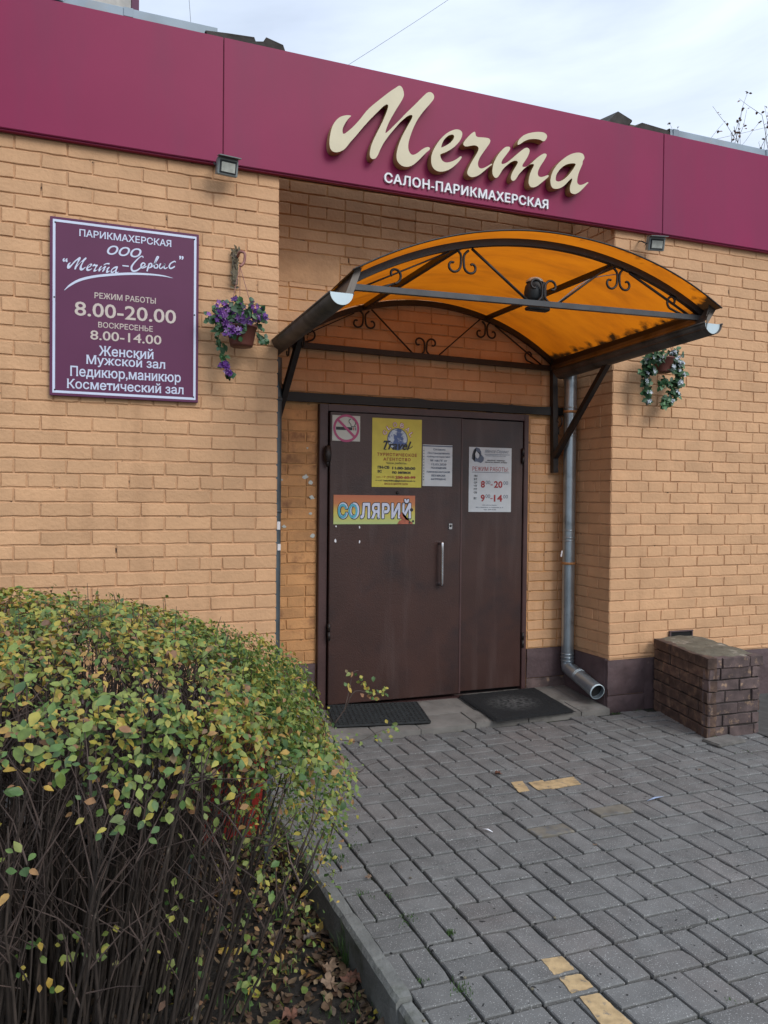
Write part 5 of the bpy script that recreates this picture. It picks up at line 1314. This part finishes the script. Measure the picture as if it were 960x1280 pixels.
# ------------------------------------------------------------------ shrub
HX0, HX1, HY0, HY1 = -2.55, -.325, -2.74, -.95
hc = Vector(((HX0+HX1)/2, (HY0+HY1)/2, 0)); ha, hb = (HX1-HX0)/2, (HY1-HY0)/2
def htop(x, y):
    """height of the clipped top; rounds down at the right and near right corner"""
    u = (x-hc.x)/ha; v_ = (y-hc.y)/hb; z = 1.10
    r_ = max(0, u-.28)/.72; z -= .36*r_**2.0
    z -= .05*max(0, v_)**2 + .05*max(0, -v_)**2
    r2 = math.hypot(max(0, u-.3)/.7, max(0, abs(v_)-.35)/.65); z -= .12*min(r2, 1.3)**2
    z += .05*mnoise.noise(Vector((x*2.6, y*2.6, 1)))+.035*mnoise.noise(Vector((x*7, y*7, 2)))
    return z
def inside(x, y, s=1.0):
    u = (x-hc.x)/(ha*s); v_ = (y-hc.y)/(hb*s); return abs(u)**3.2+abs(v_)**3.2 < 1
shr = thing('hedge_shrub', 'clipped leafy shrub with yellow and green autumn leaves in the soil bed', 'shrub', (hc.x, hc.y, -.17))
# stems
SV = []
def stem_curve(b, tpt, bend, n=7):
    bend *= .7
    P = []
    side = Vector((U(-1, 1), U(-1, 1), 0))*bend
    for i in range(n+1):
        t_ = i/n; p = b.lerp(tpt, t_)+side*math.sin(math.pi*t_)+Vector((U(-1, 1), U(-1, 1), 0))*.010; P.append(p)
    return P
stem_tips = []; nst = 0; stemsfar = MB()
for k in range(860):
    for _ in range(30):
        x, y = U(HX0+.2, HX1-.48), U(HY0+.16, HY1-.2)
        if inside(x, y, .84): break
    u = (x-hc.x)/ha; v_ = (y-hc.y)/hb
    tx, ty = x+u*.34*U(.5, 1.2)+U(-.10, .10), y+v_*.34*U(.5, 1.2)+U(-.10, .10)
    if u > .3: tx += .06*R()
    base = Vector((x, y, sz(x, y)-.02)); zt = htop(tx, ty)-U(.02, .20); tip = Vector((tx, ty, zt)); P = stem_curve(base, tip, U(.0, .05)); r0 = U(.0024, .0072)
    mb = MB() if nst < 290 else stemsfar
    mb.tube(P, [r0*(1-.68*i/7) for i in range(8)], 5); stem_tips.append((P, r0))
    if nst < 290: mb.build('stem', M['stem'], shr, origin=base)
    nst += 1
stemsfar.build('stems', M['stem'], shr, kind='stuff')
# twigs
tw = MB(); twtips = []
for P, r0 in stem_tips:
    for _ in range(5):
        i = random.randrange(3, 7); a_ = P[i].lerp(P[i+1], R()); d_ = Vector((U(-1, 1), U(-1, 1), U(.3, 2.0))); d_.normalize(); L_ = U(.10, .30)
        if a_.z < .45: L_ *= .8
        b_ = a_+d_*L_; b_.z = min(b_.z, htop(b_.x, b_.y)+.02); m_ = a_.lerp(b_, .5)+Vector((U(-.02, .02), U(-.02, .02), U(-.01, .02)))
        tw.tube([a_, m_, b_], [.0028, .002, .001], 3, cap=False); twtips.append((a_, m_, b_))
for k in range(75):          # bare shoots crossing the lower part
    x, y = U(HX0+.1, HX1-.45), U(HY0, HY1-.5); a_ = Vector((x, y, U(.0, .75))); b_ = a_+Vector((U(-.35, .22), U(-.2, .12), U(-.12, .35))); m_ = a_.lerp(b_, .5)+Vector((0, 0, U(-.03, .05)))
    tw.tube(catmull([a_, m_, b_], 3), .0017, 3, cap=False)
tw.build('twigs', M['twig'], shr, kind='stuff')
# leaf positions
def yfrac(p):       # share of yellow leaves: more on the left and at the far top edge
    n = mnoise.noise(p*2.2)+.5*mnoise.noise(p*6); q = .34+.60*n+(.16 if p.x < -1.35 else 0)-.10*(p.x > -1.2 and p.y < -1.9)
    return min(max(q, .10), .85)
LP = []
def addleaf(p, up, sc_=1): LP.append((p, up, sc_))
cnt = 0; tw2 = MB()
for k in range(64000):
    x, y = U(HX0-.05, HX1+.05), U(HY0-.05, HY1+.05)
    if not inside(x, y, 1.02+.05*mnoise.noise(Vector((x*5, y*5, 3)))): continue
    n = mnoise.noise(Vector((x*5.0, y*5.0, 9)))
    n2 = mnoise.noise(Vector((x*11, y*11, 5)))
    if n < -.06 and R() < .86: continue
    if n2 < -.10 and R() < .72: continue
    if y < -1.8 and R() < .25: continue
    dpt = U(0, 1)**2.2*.15; p = Vector((x, y, htop(x, y)+.02-dpt)); u = (x-hc.x)/ha; v_ = (y-hc.y)/hb
    addleaf(p, Vector((u*.5+U(-.5, .5), v_*.4-.2+U(-.5, .5), 1)))
for k in range(230):          # shoots standing proud of the clipped top
    x, y = U(HX0, HX1-.05), U(HY0, HY1)
    if not inside(x, y, .98): continue
    z = htop(x, y); lean = Vector((U(-.3, .3), U(-.3, .3), 1)); hh_ = U(.03, .10)
    tw2.tube([Vector((x, y, z-.08)), Vector((x, y, z))+lean*hh_*.5, Vector((x, y, z))+lean*hh_], [.0018, .0014, .0007], 3, cap=False)
    for _ in range(random.randrange(2, 7)): addleaf(Vector((x, y, z))+lean*hh_*U(.1, 1)+Vector((U(-.012, .012), U(-.012, .012), 0)), Vector((U(-1, 1), U(-1, 1), U(.2, 1))), .75)
tw2.build('top_shoots', M['twig'], shr, kind='stuff')
# right flank: leaves run down the side towards the kerb
for k in range(17000):
    v_ = U(-.95, .95); z = U(.0, 1)**.75; Y = hc.y+hb*v_; zz = .08+z*.88
    bul = (1-abs(v_)**3.2)**(1/3.2); X = hc.x+ha*bul*(.86+.14*math.sin(math.pi*min(1, zz/.95)))+U(-.16, .03)
    if zz < .55 and R() < .40: continue
    if mnoise.noise(Vector((X*4, Y*4, zz*4))) < -.12 and R() < .8: continue
    if zz < .62 and Y < -2.0 and R() < .72: continue
    addleaf(Vector((X, Y, zz)), Vector((1+U(-.6, .6), U(-.8, .4), .7+U(-.5, .5))), .8)
# near face: sparse sprays hanging over the stems
for k in range(120):
    x, z = U(HX0+.25, HX1-.25), U(.05, 1)**.6*.92; c = Vector((x, HY0+U(.02, .22), z))
    if z < .66 and R() < .80: continue
    for _ in range(random.randrange(5, 15)): addleaf(c+Vector((U(-.07, .07), U(-.05, .05), U(-.05, .05))), Vector((U(-.4, .4), -1, .9+U(-.4, .4))), U(.85, 1.15))
def spray(px, py, Y, n, spread, sc_=1):
    c = at(px, py, 'Y', Y)
    for _ in range(n): addleaf(c+Vector((random.gauss(0, spread), random.gauss(0, spread*.5), random.gauss(0, spread))), Vector((U(-.4, .4), -1, .9+U(-.4, .4))), sc_)
spray(165, 985, -2.95, 34, .055, 1.0); spray(185, 1020, -2.95, 12, .03, 1.0); spray(130, 975, -2.95, 8, .04); spray(215, 1130, -2.6, 12, .035, .8)
spray(285, 1075, -2.4, 16, .06, .8); spray(330, 1045, -2.3, 22, .06, .75); spray(300, 1145, -2.3, 14, .04, .7); spray(345, 1130, -2.1, 16, .06, .7); spray(20, 1090, -3.0, 8, .03, 1.1); spray(60, 940, -3.05, 22, .05, 1.15); spray(15, 900, -3.1, 18, .06, 1.2)
spray(410, 960, -2.0, 60, .05, .7); spray(418, 1000, -2.0, 60, .05, .65); spray(385, 1000, -2.0, 50, .07, .7); spray(400, 930, -2.0, 40, .06, .75); spray(205, 1175, -2.55, 6, .02, .8); spray(360, 1080, -2.0, 26, .07, .7); spray(398, 1050, -2.0, 24, .06, .6)
vis = []
for i, (p, up, s_) in enumerate(LP):
    w_ = (p-CP).dot(_f); q = proj(p); front = (q is not None and -5 < q[0] < 500 and q[1] < 1300 and q[1] > 700)
    vis.append((0 if (front and (p.z > htop(p.x, p.y)-.03 or p.y < HY0+.25)) else 1, w_/s_, i))
vis.sort(); near = set(i for (_, _, i) in vis[:300])
LGm = leaf_meshes(M['leaf_g'], 'g'); LYm = leaf_meshes(M['leaf_y'], 'y')
mg, my = MB(), MB()
for i, (p, up, s_) in enumerate(LP):
    yl = R() < yfrac(p); sz_ = s_*U(.40, .90); Rm = rrot(up, U(0, 6.28), U(-.75, .45))
    if i in near:
        inst('leaf', random.choice(LYm if yl else LGm), shr, p, Rm.to_euler(), (sz_,)*3)
    else:
        v, f = leaf_geo_low(.034*sz_, .022*sz_*U(.85, 1.15), U(.1, .4), U(-.1, .5)); (my if yl else mg).add([p+Rm@Vector(a_) for a_ in v], f, 0, True)
mg.build('green_leaves', M['leaf_g'], shr, kind='stuff'); my.build('yellow_leaves', M['leaf_y'], shr, kind='stuff')
# long shoot reaching over the mat
def shoot(ppx, Y, r0, leaves, par=shr, m=M['twig'], ls=.7):
    P = catmull([at(x, y, 'Y', Y+dy) for (x, y, dy) in ppx], 4); mb = MB(); mb.tube(P, [r0*(1-.7*i/(len(P)-1)) for i in range(len(P))], 5); mb.build('shoot', m, par)
    L2 = MB(); L3 = MB()
    for (x, y, n, spn) in leaves:
        for _ in range(n):
            p = at(x+random.gauss(0, spn), y+random.gauss(0, spn), 'Y', Y); v, f = leaf_geo_low(.030*ls*U(.6, 1.2), .019*ls*U(.7, 1.2), .3, .3); Rm = rrot((U(-.6, .6), -1, U(0, .9)), U(0, 6.28), U(-.6, .6)); (L2 if R() < .5 else L3).add([p+Rm@Vector(a_) for a_ in v], f, 0, True)
    if L2.v: L2.build('shoot_leaves', M['leaf_y'], par)
    if L3.v: L3.build('shoot_leaves', M['leaf_g'], par)
shoot([(418, 905, 0), (432, 885, 0), (444, 864, 0), (470, 868, 0), (486, 862, 0)], -2.0, .0028, [(462, 868, 9, 5), (476, 866, 12, 5), (455, 862, 5, 4), (466, 845, 1, 1)])
shoot([(430, 890, 0), (436, 865, 0), (441, 842, 0), (448, 838, 0)], -2.0, .0024, [(440, 840, 4, 3), (437, 860, 3, 3), (450, 850, 4, 3)])
shoot([(425, 925, 0), (450, 926, 0), (470, 916, 0), (496, 908, 0)], -2.0, .0016, [(486, 914, 8, 4), (472, 921, 5, 4), (443, 928, 5, 5), (494, 907, 3, 2)])
shoot([(432, 975, 0), (450, 965, 0), (462, 956, 0), (490, 948, 0)], -2.0, .0018, [(445, 970, 3, 3)])
shoot([(395, 1090, 0), (408, 1060, 0), (420, 1020, 0), (425, 985, 0)], -2.0, .003, [(415, 1040, 25, 9), (422, 1000, 25, 9), (405, 1065, 18, 8)])

# ------------------------------------------------------------------ leaf litter, grass, small things
lb, lg_, ly_ = MB(), MB(), MB()
for k in range(5200):
    x, y = -.275-1.9*R()**1.5, U(-3.4, -.8); p = Vector((x, y, sz(x, y)+U(.004, .02))); s_ = U(.4, 1.3)
    v, f = leaf_geo_low(.034*s_, .024*s_, U(-.3, .6), U(-.8, .9)); Rm = rrot((U(-.5, .5), U(-.5, .5), 1), U(0, 6.28), U(-.5, .5)); r_ = R()
    (lb if r_ < .90 else ly_ if r_ < .95 else lg_).add([p+Rm@Vector(a_) for a_ in v], f, 0, True)
lit = lb.build('leaf_litter', M['leaf_b'], kind='stuff', label='brown fallen leaves lying on the dark soil under the shrub', cat='leaf litter')
ly_.build('yellow_litter', M['leaf_y'], lit, kind='stuff'); lg_.build('green_litter', M['leaf_g'], lit, kind='stuff')
# maple-like dead leaves
def maple(c, r_, m, label, up=(0, 0, 1), spin=0, curl=.25, name='fallen_leaf'):
    n = 5; out_ = []; am = U(.8, 1.2)
    for i in range(n*4):
        a_ = 2*math.pi*i/(n*4); k = i % 4; rr = r_*am*(.92*U(.75, 1.1) if k == 0 else .66*U(.8, 1.15) if k in (1, 3) else .50*U(.8, 1.1)); rr *= (.55 if 13 < i < 18 else 1); out_.append((math.cos(a_)*rr, math.sin(a_)*rr))
    Rm = rrot(up, spin, 0); vs = [c]+[c+Rm@Vector((x, y, curl*r_*((x*x+y*y)/(r_*r_))*(1 if i % 2 else .5)+U(-.5, .5)*r_*.6)) for i, (x, y) in enumerate(out_)]
    mb = MB(); mb.add(vs, [(0, i, i % (n*4)+1) for i in range(1, n*4+1)], 0, True); mb.tube([c, c+Rm@Vector((-r_*.9, 0, .1*r_))], .0012, 4)
    o = mb.build(name, m, origin=c, label=label, cat='leaf'); return o
def on_soil(px, py):
    v = at(px, py, 'Z', -.5)-CP; lo, hi = 0, 1
    for _ in range(40):
        m_ = (lo+hi)/2; p = CP+v*m_
        if p.z > sz(p.x, p.y)+.012: lo = m_
        else: hi = m_
    return CP+v*lo
M['lf1'] = mat('russet_dead_leaf', (.15, .065, .04), .7, var=.3, scale=50); M['lf2'] = mat('pale_brown_dead_leaf', (.21, .14, .09), .7, var=.3, scale=50); M['lf3'] = mat('grey_brown_dead_leaf', (.12, .10, .085), .7, var=.3, scale=50)
for (x, y, r_, m, s_) in ((440, 1226, .052, 'lf1', 'russet curled dead leaf against the foot of the kerb'), (412, 1212, .040, 'lf2', 'pale brown dead leaf beside the russet leaf at the kerb'), (413, 1232, .045, 'lf2', 'long curled tan dead leaf in front of the kerb'),
        (385, 1136, .045, 'lf2', 'square tan dead leaf under the right edge of the shrub'), (386, 1175, .040, 'lf3', 'grey brown dead leaf lying on black soil'), (398, 1150, .018, 'lf1', 'tiny orange brown leaf on the soil near the kerb'),
        (365, 1275, .040, 'lf1', 'rust brown leaf at the bottom edge of the soil bed')):
    maple(on_soil(x, y)+EZ*.012, r_, M[m], s_, (U(-.4, .3), U(-.5, 0), 1), U(0, 6), .4)
maple(on_ground(460, 1096, .008), .017, M['lf2'], 'small curled tan leaf on the paving near the kerb', (0, 0, 1), .5, .5)
maple(on_ground(622, 966.5, .009), .030, M['lf1'], 'reddish brown leaf on the paving in front of the landing', (0, 0, 1), 1.1, .3)
maple(on_ground(744, 1056, .006), .014, M['lf2'], 'tiny orange leaf fragment on the paving right of centre', (0, 0, 1), 2, .3)
maple(on_ground(875, 962, .006), .010, M['lf2'], 'tiny pale leaf scrap on the paving in front of the brick block', (0, 0, 1), 2, .3)
def ftr(pa, pb, m, name, label, cat, w_=.008):
    a_, b_ = on_ground(*pa, .006), on_ground(*pb, .006); mb = MB(); c = a_.lerp(b_, .5)+EZ*.006; mb.tube([a_, c, b_], [.001, w_*.5, .002], 6, flat=(1, .3)); mb.build(name, m, origin=c, label=label, cat=cat)
ftr((603, 1036), (616, 1040), M['white'], 'feather', 'small white feather on the paving left of the painted pavers', 'feather', .012)
ftr((809, 1001), (829, 995.5), M['bluebit'], 'plastic_scrap', 'crumpled blue and white plastic scrap on the paving', 'litter', .016)
for (x, y) in ((665, 1236), (581, 1222), (530, 1276), (513, 1097), (693, 1147)):
    p = on_ground(x, y, .004); mb = MB(); bm = bmesh.new(); bmesh.ops.create_icosphere(bm, subdivisions=1, radius=.006); bm.verts.index_update()
    mb.add([p+Vector((v_.co.x*U(.8, 1.4), v_.co.y*U(.8, 1.3), v_.co.z*.7)) for v_ in bm.verts], [[v_.index for v_ in f.verts] for f in bm.faces], 0, True); bm.free()
    mb.build('pebble', M['cap'], origin=p, label={665: 'pale pebble on a paver by the lowest painted patch', 581: 'white pebble on the pavers left of the lowest painted patch', 530: 'tan pebble on the paver beside the broken kerb end', 513: 'pale pebble at a paver corner near the curled tan leaf', 693: 'tiny pebble in the joint sand in mid paving'}[x], cat='pebble')
# grass tufts in the joints near the kerb
gr_ = MB()
def tuft(px, py, n, h_, sp_, ground_=on_ground):
    c = ground_(px, py, -.004) if ground_ is on_ground else ground_(px, py)
    for _ in range(n):
        b_ = c+Vector((random.gauss(0, sp_), random.gauss(0, sp_), 0)); t_ = b_+Vector((U(-.5, .5), U(-.5, .5), 1)).normalized()*h_*U(.4, 1.1); s_ = Vector((t_-b_)).cross(EZ); s_ = s_.normalized()*.0013 if s_.length > 1e-5 else Vector((.0013, 0, 0)); m_ = b_.lerp(t_, .55)+EZ*.12*h_
        gr_.add([b_-s_, b_+s_, m_+s_, m_-s_, t_], [(0, 1, 2, 3), (3, 2, 4)])
for (x, y, n, h_, s_) in ((418, 1073, 50, .022, .02), (424, 1078, 40, .02, .014), (441, 1058, 40, .014, .018), (449, 1082, 25, .012, .012), (409, 1050, 40, .02, .02), (450, 1118, 30, .014, .012), (467, 1123, 14, .01, .012), (488, 1121, 30, .012, .013), (513, 1148, 36, .012, .014), (505, 1155, 20, .01, .014), (563, 1168, 60, .018, .007), (575, 1236, 60, .014, .02), (583, 1243, 30, .012, .015), (529, 1228, 26, .012, .009),
        (590, 1276, 10, .01, .01), (912, 1252, 20, .012, .008), (895, 1148, 16, .01, .01), (770, 893, 24, .014, .03), (895, 925, 50, .03, .02), (905, 927, 24, .02, .02), (935, 940, 30, .012, .04), (800, 890, 22, .012, .03), (502, 1145, 12, .008, .01), (648, 1098, 10, .008, .01), (432, 1040, 18, .01, .02), (472, 1146, 14, .01, .015)):
    tuft(x, y, n, h_, s_)
for (x, y, n, h_, s_) in ((434, 1205, 46, .14, .012), (440, 1190, 30, .10, .02), (360, 1145, 60, .05, .03), (300, 1260, 40, .06, .05), (480, 1262, 26, .06, .02), (420, 1270, 30, .05, .05), (350, 1215, 30, .04, .05)):
    tuft(x, y, n, h_, s_, on_soil)
gr_.build('grass', M['grass'], kind='stuff', label='short grass growing in paver joints and along the kerb', cat='grass')

# ------------------------------------------------------------------ hanging flower baskets
def basket(c, r_, h_, label, trail, cols, bracket, cord_px):
    t = thing('hanging_flower_pot', label, 'flower pot', (c.x, -.01, c.z), group='hanging artificial flower pots')
    mb = MB(); mb.lathe(c, [(0, -h_), (r_*.72, -h_), (r_*.76, -h_+.01), (r_*.98, -.012), (r_*1.04, -.01), (r_*1.04, 0), (r_*.94, 0), (r_*.90, -.02), (0, -.02)], 24)
    pot = mb.build('pot', M['pot'], t)
    return t, pot
def bunch(t, pts, n, spread, mleaf, mflower, nf, ls=.045, fs=.030):
    lv = MB(); fl = MB()
    for (p, s_, nn, nnf) in pts:
        for _ in range(int(nn*(1.7 if mflower is M['violet'] else 2.6))):
            q = p+Vector((random.gauss(0, s_), random.gauss(0, s_*.7), random.gauss(0, s_*.8))); q.y = min(q.y, -.012); v, f = leaf_geo(ls*U(.6, 1.1), ls*.75*U(.7, 1.1), U(.1, .4), U(0, .5)); Rm = rrot((U(-.7, .7), -1, U(-.2, 1)), U(0, 6.28), U(-.6, .6)); lv.add([q+Rm@Vector(a_) for a_ in v], f, 0, True)
        for _ in range(int(nnf*(1.8 if mflower is M['violet'] else 2.4))):
            q = p+Vector((random.gauss(0, s_*.9), -.02+random.gauss(0, s_*.6), random.gauss(0, s_*.7))); q.y = min(q.y, -.02); Rm = rrot((U(-.5, .5), -1, U(-.2, .6)), U(0, 6.28), 0); vs = [q]; k_ = 5; fc = []
            for i in range(k_*3):
                a_ = 2*math.pi*i/(k_*3); rr = fs*.5*(1 if i % 3 == 1 else .92 if i % 3 == 0 else .5)*U(.85, 1.1); vs.append(q+Rm@Vector((math.cos(a_)*rr, math.sin(a_)*rr, .008+U(-.004, .004))))
            fl.add(vs, [(0, i, i % (k_*3)+1) for i in range(1, k_*3+1)], 0, True)
    lv.build('foliage', mleaf, t, kind='stuff'); fl.build('flowers', mflower, t, kind='stuff')
Yp = -.13
c1 = at(302, 408, 'Y', Yp)
t1, pot1 = basket(c1, .085, .115, 'hanging brown pot of violet flowers and trailing ivy beside the hours sign', None, None, None, None)
P_ = lambda x, y, Y=Yp: at(x, y, 'Y', Y)
bunch(t1, [(P_(292, 390), .045, 46, 14), (P_(312, 392), .035, 30, 9), (P_(275, 395), .03, 22, 12), (P_(325, 395), .022, 12, 6), (P_(265, 398), .014, 6, 1), (P_(280, 405), .022, 10, 12), (P_(290, 414, Yp-.08), .020, 8, 11), (P_(303, 402, Yp-.08), .022, 14, 4), (P_(272, 416), .014, 8, 0), (P_(276, 432), .012, 7, 0), (P_(278, 445), .009, 6, 0), (P_(281, 458), .012, 6, 7), (P_(285, 468), .011, 5, 6), (P_(328, 424), .012, 9, 0), (P_(324, 407), .010, 5, 0)], 0, 0, M['ivy'], M['violet'], 0, .040, .034)
mb = MB(); mb.tube(catmull([P_(272, 405), P_(274, 430), P_(279, 452), P_(287, 474)], 4), .0022, 4); mb.tube(catmull([P_(322, 402), P_(323, 418), P_(323, 430)], 3), .002, 4); mb.build('vine', M['ivy'], t1)
b0, b1 = at(294, 312, 'Y', -.02), at(293, 360, 'Y', -.02)
mb = MB()
mb.box(b0.lerp(b1, .5), (.036, .022, (b0-b1).length*.86), bev=.006)
for k in range(26):
    q = b0.lerp(b1, R())+Vector((random.gauss(0, .010), -.012, 0)); v, f = leaf_geo(.035*U(.6, 1.1), .014, .5, .2); Rm = rrot((U(-.4, .4), -1, 0), U(-.6, .6), U(-.2, .5)); mb.add([q+Rm@Vector(a_) for a_ in v], f)
for s_ in (-1, 0, 1): q = b0+EZ*.002; v, f = leaf_geo(.05, .016, .5, .1); Rm = rrot((0, -1, 0), math.pi+s_*.6, .1); mb.add([q+Rm@Vector(a_) for a_ in v], f)
for s_ in (-1, 1): q = b1; v, f = leaf_geo(.03, .016, .5, .1); Rm = rrot((0, -1, 0), s_*1.3, .1); mb.add([q+Rm@Vector(a_) for a_ in v], f)
mb.build('bracket', M['gilt'], t1)
hk = catmull([at(297, 321, 'Y', -.03), at(300, 315, 'Y', -.10), at(306, 317, 'Y', -.12), at(305, 328, 'Y', -.12), at(300, 333, 'Y', -.13)], 5)
mb = MB(); mb.tube(hk, .008, 7); mb.build('hook', M['pinkbrown'], t1)
mb = MB(); hp_ = hk[-1]
for s_ in (-1, 1, 0): mb.tube([hp_, c1+Vector((s_*.085, -.02 if s_ else .05, 0))], .0022, 4)
mb.build('cord', M['pinkbrown'], t1)
Yp = -.14; c2 = at(829, 447, 'Y', Yp)
t2, pot2 = basket(c2, .075, .105, 'hanging brown pot of ivy and pale flowers under the right canopy gutter', None, None, None, None)
bunch(t2, [(P_(820, 446, Yp-.03), .03, 30, 2), (P_(838, 462, Yp-.04), .016, 12, 2), (P_(815, 462, Yp-.03), .012, 12, 1), (P_(840, 444, Yp-.03), .025, 16, 7), (P_(809, 452, Yp), .016, 14, 1), (P_(806, 466, Yp), .014, 14, 1), (P_(808, 478, Yp), .014, 15, 1), (P_(809, 490, Yp), .012, 14, 1), (P_(808, 502, Yp), .008, 7, 2),
   (P_(848, 455, Yp), .014, 14, 4), (P_(850, 468, Yp), .015, 17, 4), (P_(848, 480, Yp), .016, 18, 3), (P_(843, 491, Yp), .015, 18, 2), (P_(836, 500, Yp), .013, 15, 1), (P_(831, 507, Yp), .011, 12, 0), (P_(833, 478, Yp), .016, 12, 0), (P_(826, 482, Yp), .010, 7, 0)], 0, 0, M['ivy'], M['petal_w'], 0, .042, .030)
mb = MB(); mb.tube(catmull([P_(812, 448), P_(806, 466), P_(809, 485), P_(808, 504)], 4), .002, 4); mb.tube(catmull([P_(846, 448), P_(851, 468), P_(844, 490), P_(832, 508)], 4), .002, 4); mb.build('vine', M['ivy'], t2)
q = c2+Vector((0, .12, .22)); mb = MB(); mb.box((q.x, -.012, q.z), (.03, .018, .12), bev=.004); mb.tube(catmull([(q.x, -.02, q.z+.03), (q.x, -.10, q.z+.05), (c2.x, Yp, q.z+.01)], 4), .006, 6); mb.build('bracket', M['gilt'], t2)
mb = MB()
for s_ in (-1, 1, 0): mb.tube([Vector((c2.x, Yp, q.z+.01)), c2+Vector((s_*.075, -.02 if s_ else .05, 0))], .002, 4)
mb.build('cord', M['pinkbrown'], t2)

# ------------------------------------------------------------------ red bin behind the shrub
BY = -1.28
b0_ = at(248, 925, 'Y', BY); b1_ = at(338, 925, 'Y', BY); bt = .50; bw = b1_.x-b0_.x; bcx = (b0_.x+b1_.x)/2
bn = thing('litter_bin', 'red painted metal litter bin on a grey frame behind the shrub', 'bin', (bcx, BY+.12, -.15))
mb = MB(); w2, d2 = bw/2, .14
pr = [(-w2, -d2), (w2, -d2), (w2, d2), (-w2, d2)]; k = .86
vs = [Vector((bcx+x*k, BY+.14+y*k, .02)) for x, y in pr]+[Vector((bcx+x, BY+.14+y, bt)) for x, y in pr]+[Vector((bcx+x*.93, BY+.14+y*.9, bt)) for x, y in pr]+[Vector((bcx+x*.8, BY+.14+y*.8, .06)) for x, y in pr]
fs = [(3, 2, 1, 0)]
for i in range(4):
    j = (i+1) % 4; fs += [(i, j, 4+j, 4+i), (4+i, 4+j, 8+j, 8+i), (8+i, 8+j, 12+j, 12+i)]
fs.append((12, 13, 14, 15)); mb.add(vs, fs); body_ = mb.build('bin_body', M['bin_red'], bn)
for z in (.12, .27, .42):
    mb = MB(); mb.box((bcx, BY+.005+.02*(1-z/.5), z), (bw*(.88+.1*z/.5), .012, .02)); mb.build('rib', M['bin_red'], body_)
for s_ in (-1, 1):
    mb = MB(); mb.bar(Vector((bcx+s_*(bw/2+.022), BY+.13, -.2)), Vector((bcx+s_*(bw/2+.022), BY+.13, .52)), .030, .030); mb.build('leg', M['pipe_dull'], bn)

# ------------------------------------------------------------------ far things: tower block, tree, wires
Yt = 14.0
e1 = at(163.5, 30, 'Y', Yt); zt_ = 26
tb = thing('tower_block', 'pale concrete panel apartment block rising behind the roof at upper left', 'building', (e1.x-6, Yt+5, -.3))
mb = MB(); mb.box((e1.x-6, Yt+5, zt_/2-.3), (12, 10, zt_)); mb.build('wall', M['tower'], tb)
mb = MB(); mb.box((e1.x+.10, Yt+.35, zt_/2-.3), (.16, .5, zt_)); mb.build('corner_strip', M['sign_p'], tb)
for k in range(1, 9):
    mb = MB(); mb.box((e1.x-6, Yt-.012, k*2.8), (12, .02, .04)); mb.build('panel_joint', M['slab'], tb)
for i in range(4):
    for k in range(7):
        x = e1.x-2.0-i*2.9; z = 4.2+k*2.8
        mb = MB(); mb.box((x, Yt-.02, z+.9), (1.5, .06, 1.4)); w_o = mb.build('window', M['white'], tb, origin=(x, Yt, z+.9))
        mb = MB(); mb.box((x-.36, Yt-.055, z+.9), (.62, .02, 1.25)); mb.box((x+.36, Yt-.055, z+.9), (.62, .02, 1.25)); mb.build('pane', M['win'], w_o)
# bare tree at the right edge
def tree(base, h_, seed, label):
    rn = random.Random(seed); t = thing('bare_tree', label, 'tree', base); tk = MB(); tg = MB(); lv = MB()
    def br(p, d_, L_, r_, dep):
        n = 4; P = [p]; q = p.copy(); dd = d_.copy()
        for i in range(n):
            dd = (dd+Vector((rn.uniform(-.18, .18), rn.uniform(-.18, .18), rn.uniform(-.02, .12)))).normalized(); q = q+dd*L_/n; P.append(q.copy())
        (tk if dep < 2 else tg).tube(P, [r_*(1-.5*i/n) for i in range(n+1)], 6 if dep < 2 else 4, cap=False)
        if dep >= 4:
            for _ in range(7):
                if rn.random() < .9:
                    v, f = leaf_geo_low(.10, .07); Rm = rrot((rn.uniform(-1, 1), rn.uniform(-1, 1), 1), rn.uniform(0, 6), 0); c = P[rn.randrange(1, n+1)]+Vector((rn.uniform(-.06, .06), rn.uniform(-.06, .06), rn.uniform(-.06, .06))); lv.add([c+Rm@Vector(a_) for a_ in v], f)
            return
        for k_ in range(3 if dep else 6):
            i = rn.randrange(2, n+1); a_ = rn.uniform(0, 6.28); side = Vector((math.cos(a_), math.sin(a_), rn.uniform(.2, .9))).normalized(); br(P[i], (dd*.6+side*.8).normalized(), L_*rn.uniform(.5, .72), r_*.5, dep+1)
    br(Vector(base), Vector((0, 0, 1)), h_*.5, .11, 0)
    tk.build('trunk', M['stem'], t); tg.build('branches', M['stem'], t, kind='stuff'); lv.build('crown', M['lf1'], t, kind='stuff')
tc_ = at(1012, 166, 'Y', 13)
tree((tc_.x, 13, -.3), (tc_.z+.3)*1.06, 5, 'nearly bare tree with a few brown leaves behind the right roof edge')
def wire(a_, b_, r_, label):
    mb = MB(); mb.tube([a_.lerp(b_, i/10)-EZ*(.25*math.sin(math.pi*i/10)) for i in range(11)], r_, 4); mb.build('overhead_wire', M['wire_grey'], label=label, cat='wire', origin=a_)
def far(px, py, Y): return at(px, py, 'Y', Y)
p, q = far(424, 82, 20), far(546, 0, 20); wire(p+(p-q)*1.0, q+(q-p)*2.5, .008, 'thin overhead wire slanting up above the script sign')
p, q = far(236, -20, 16), far(240, 40, 16); wire(p+(p-q)*2, q+(q-p)*.6, .007, 'thin wire dropping steeply from the top behind the left roof edge')
p, q = far(870, 173, 24), far(960, 152, 24); wire(p+(p-q)*1.5, q+(q-p)*2, .009, 'thin wire running past the bare tree above the right roof edge')
print('IND bricks', IND, 'leaves', len(LP), 'sF', sF, 'sR', sR)
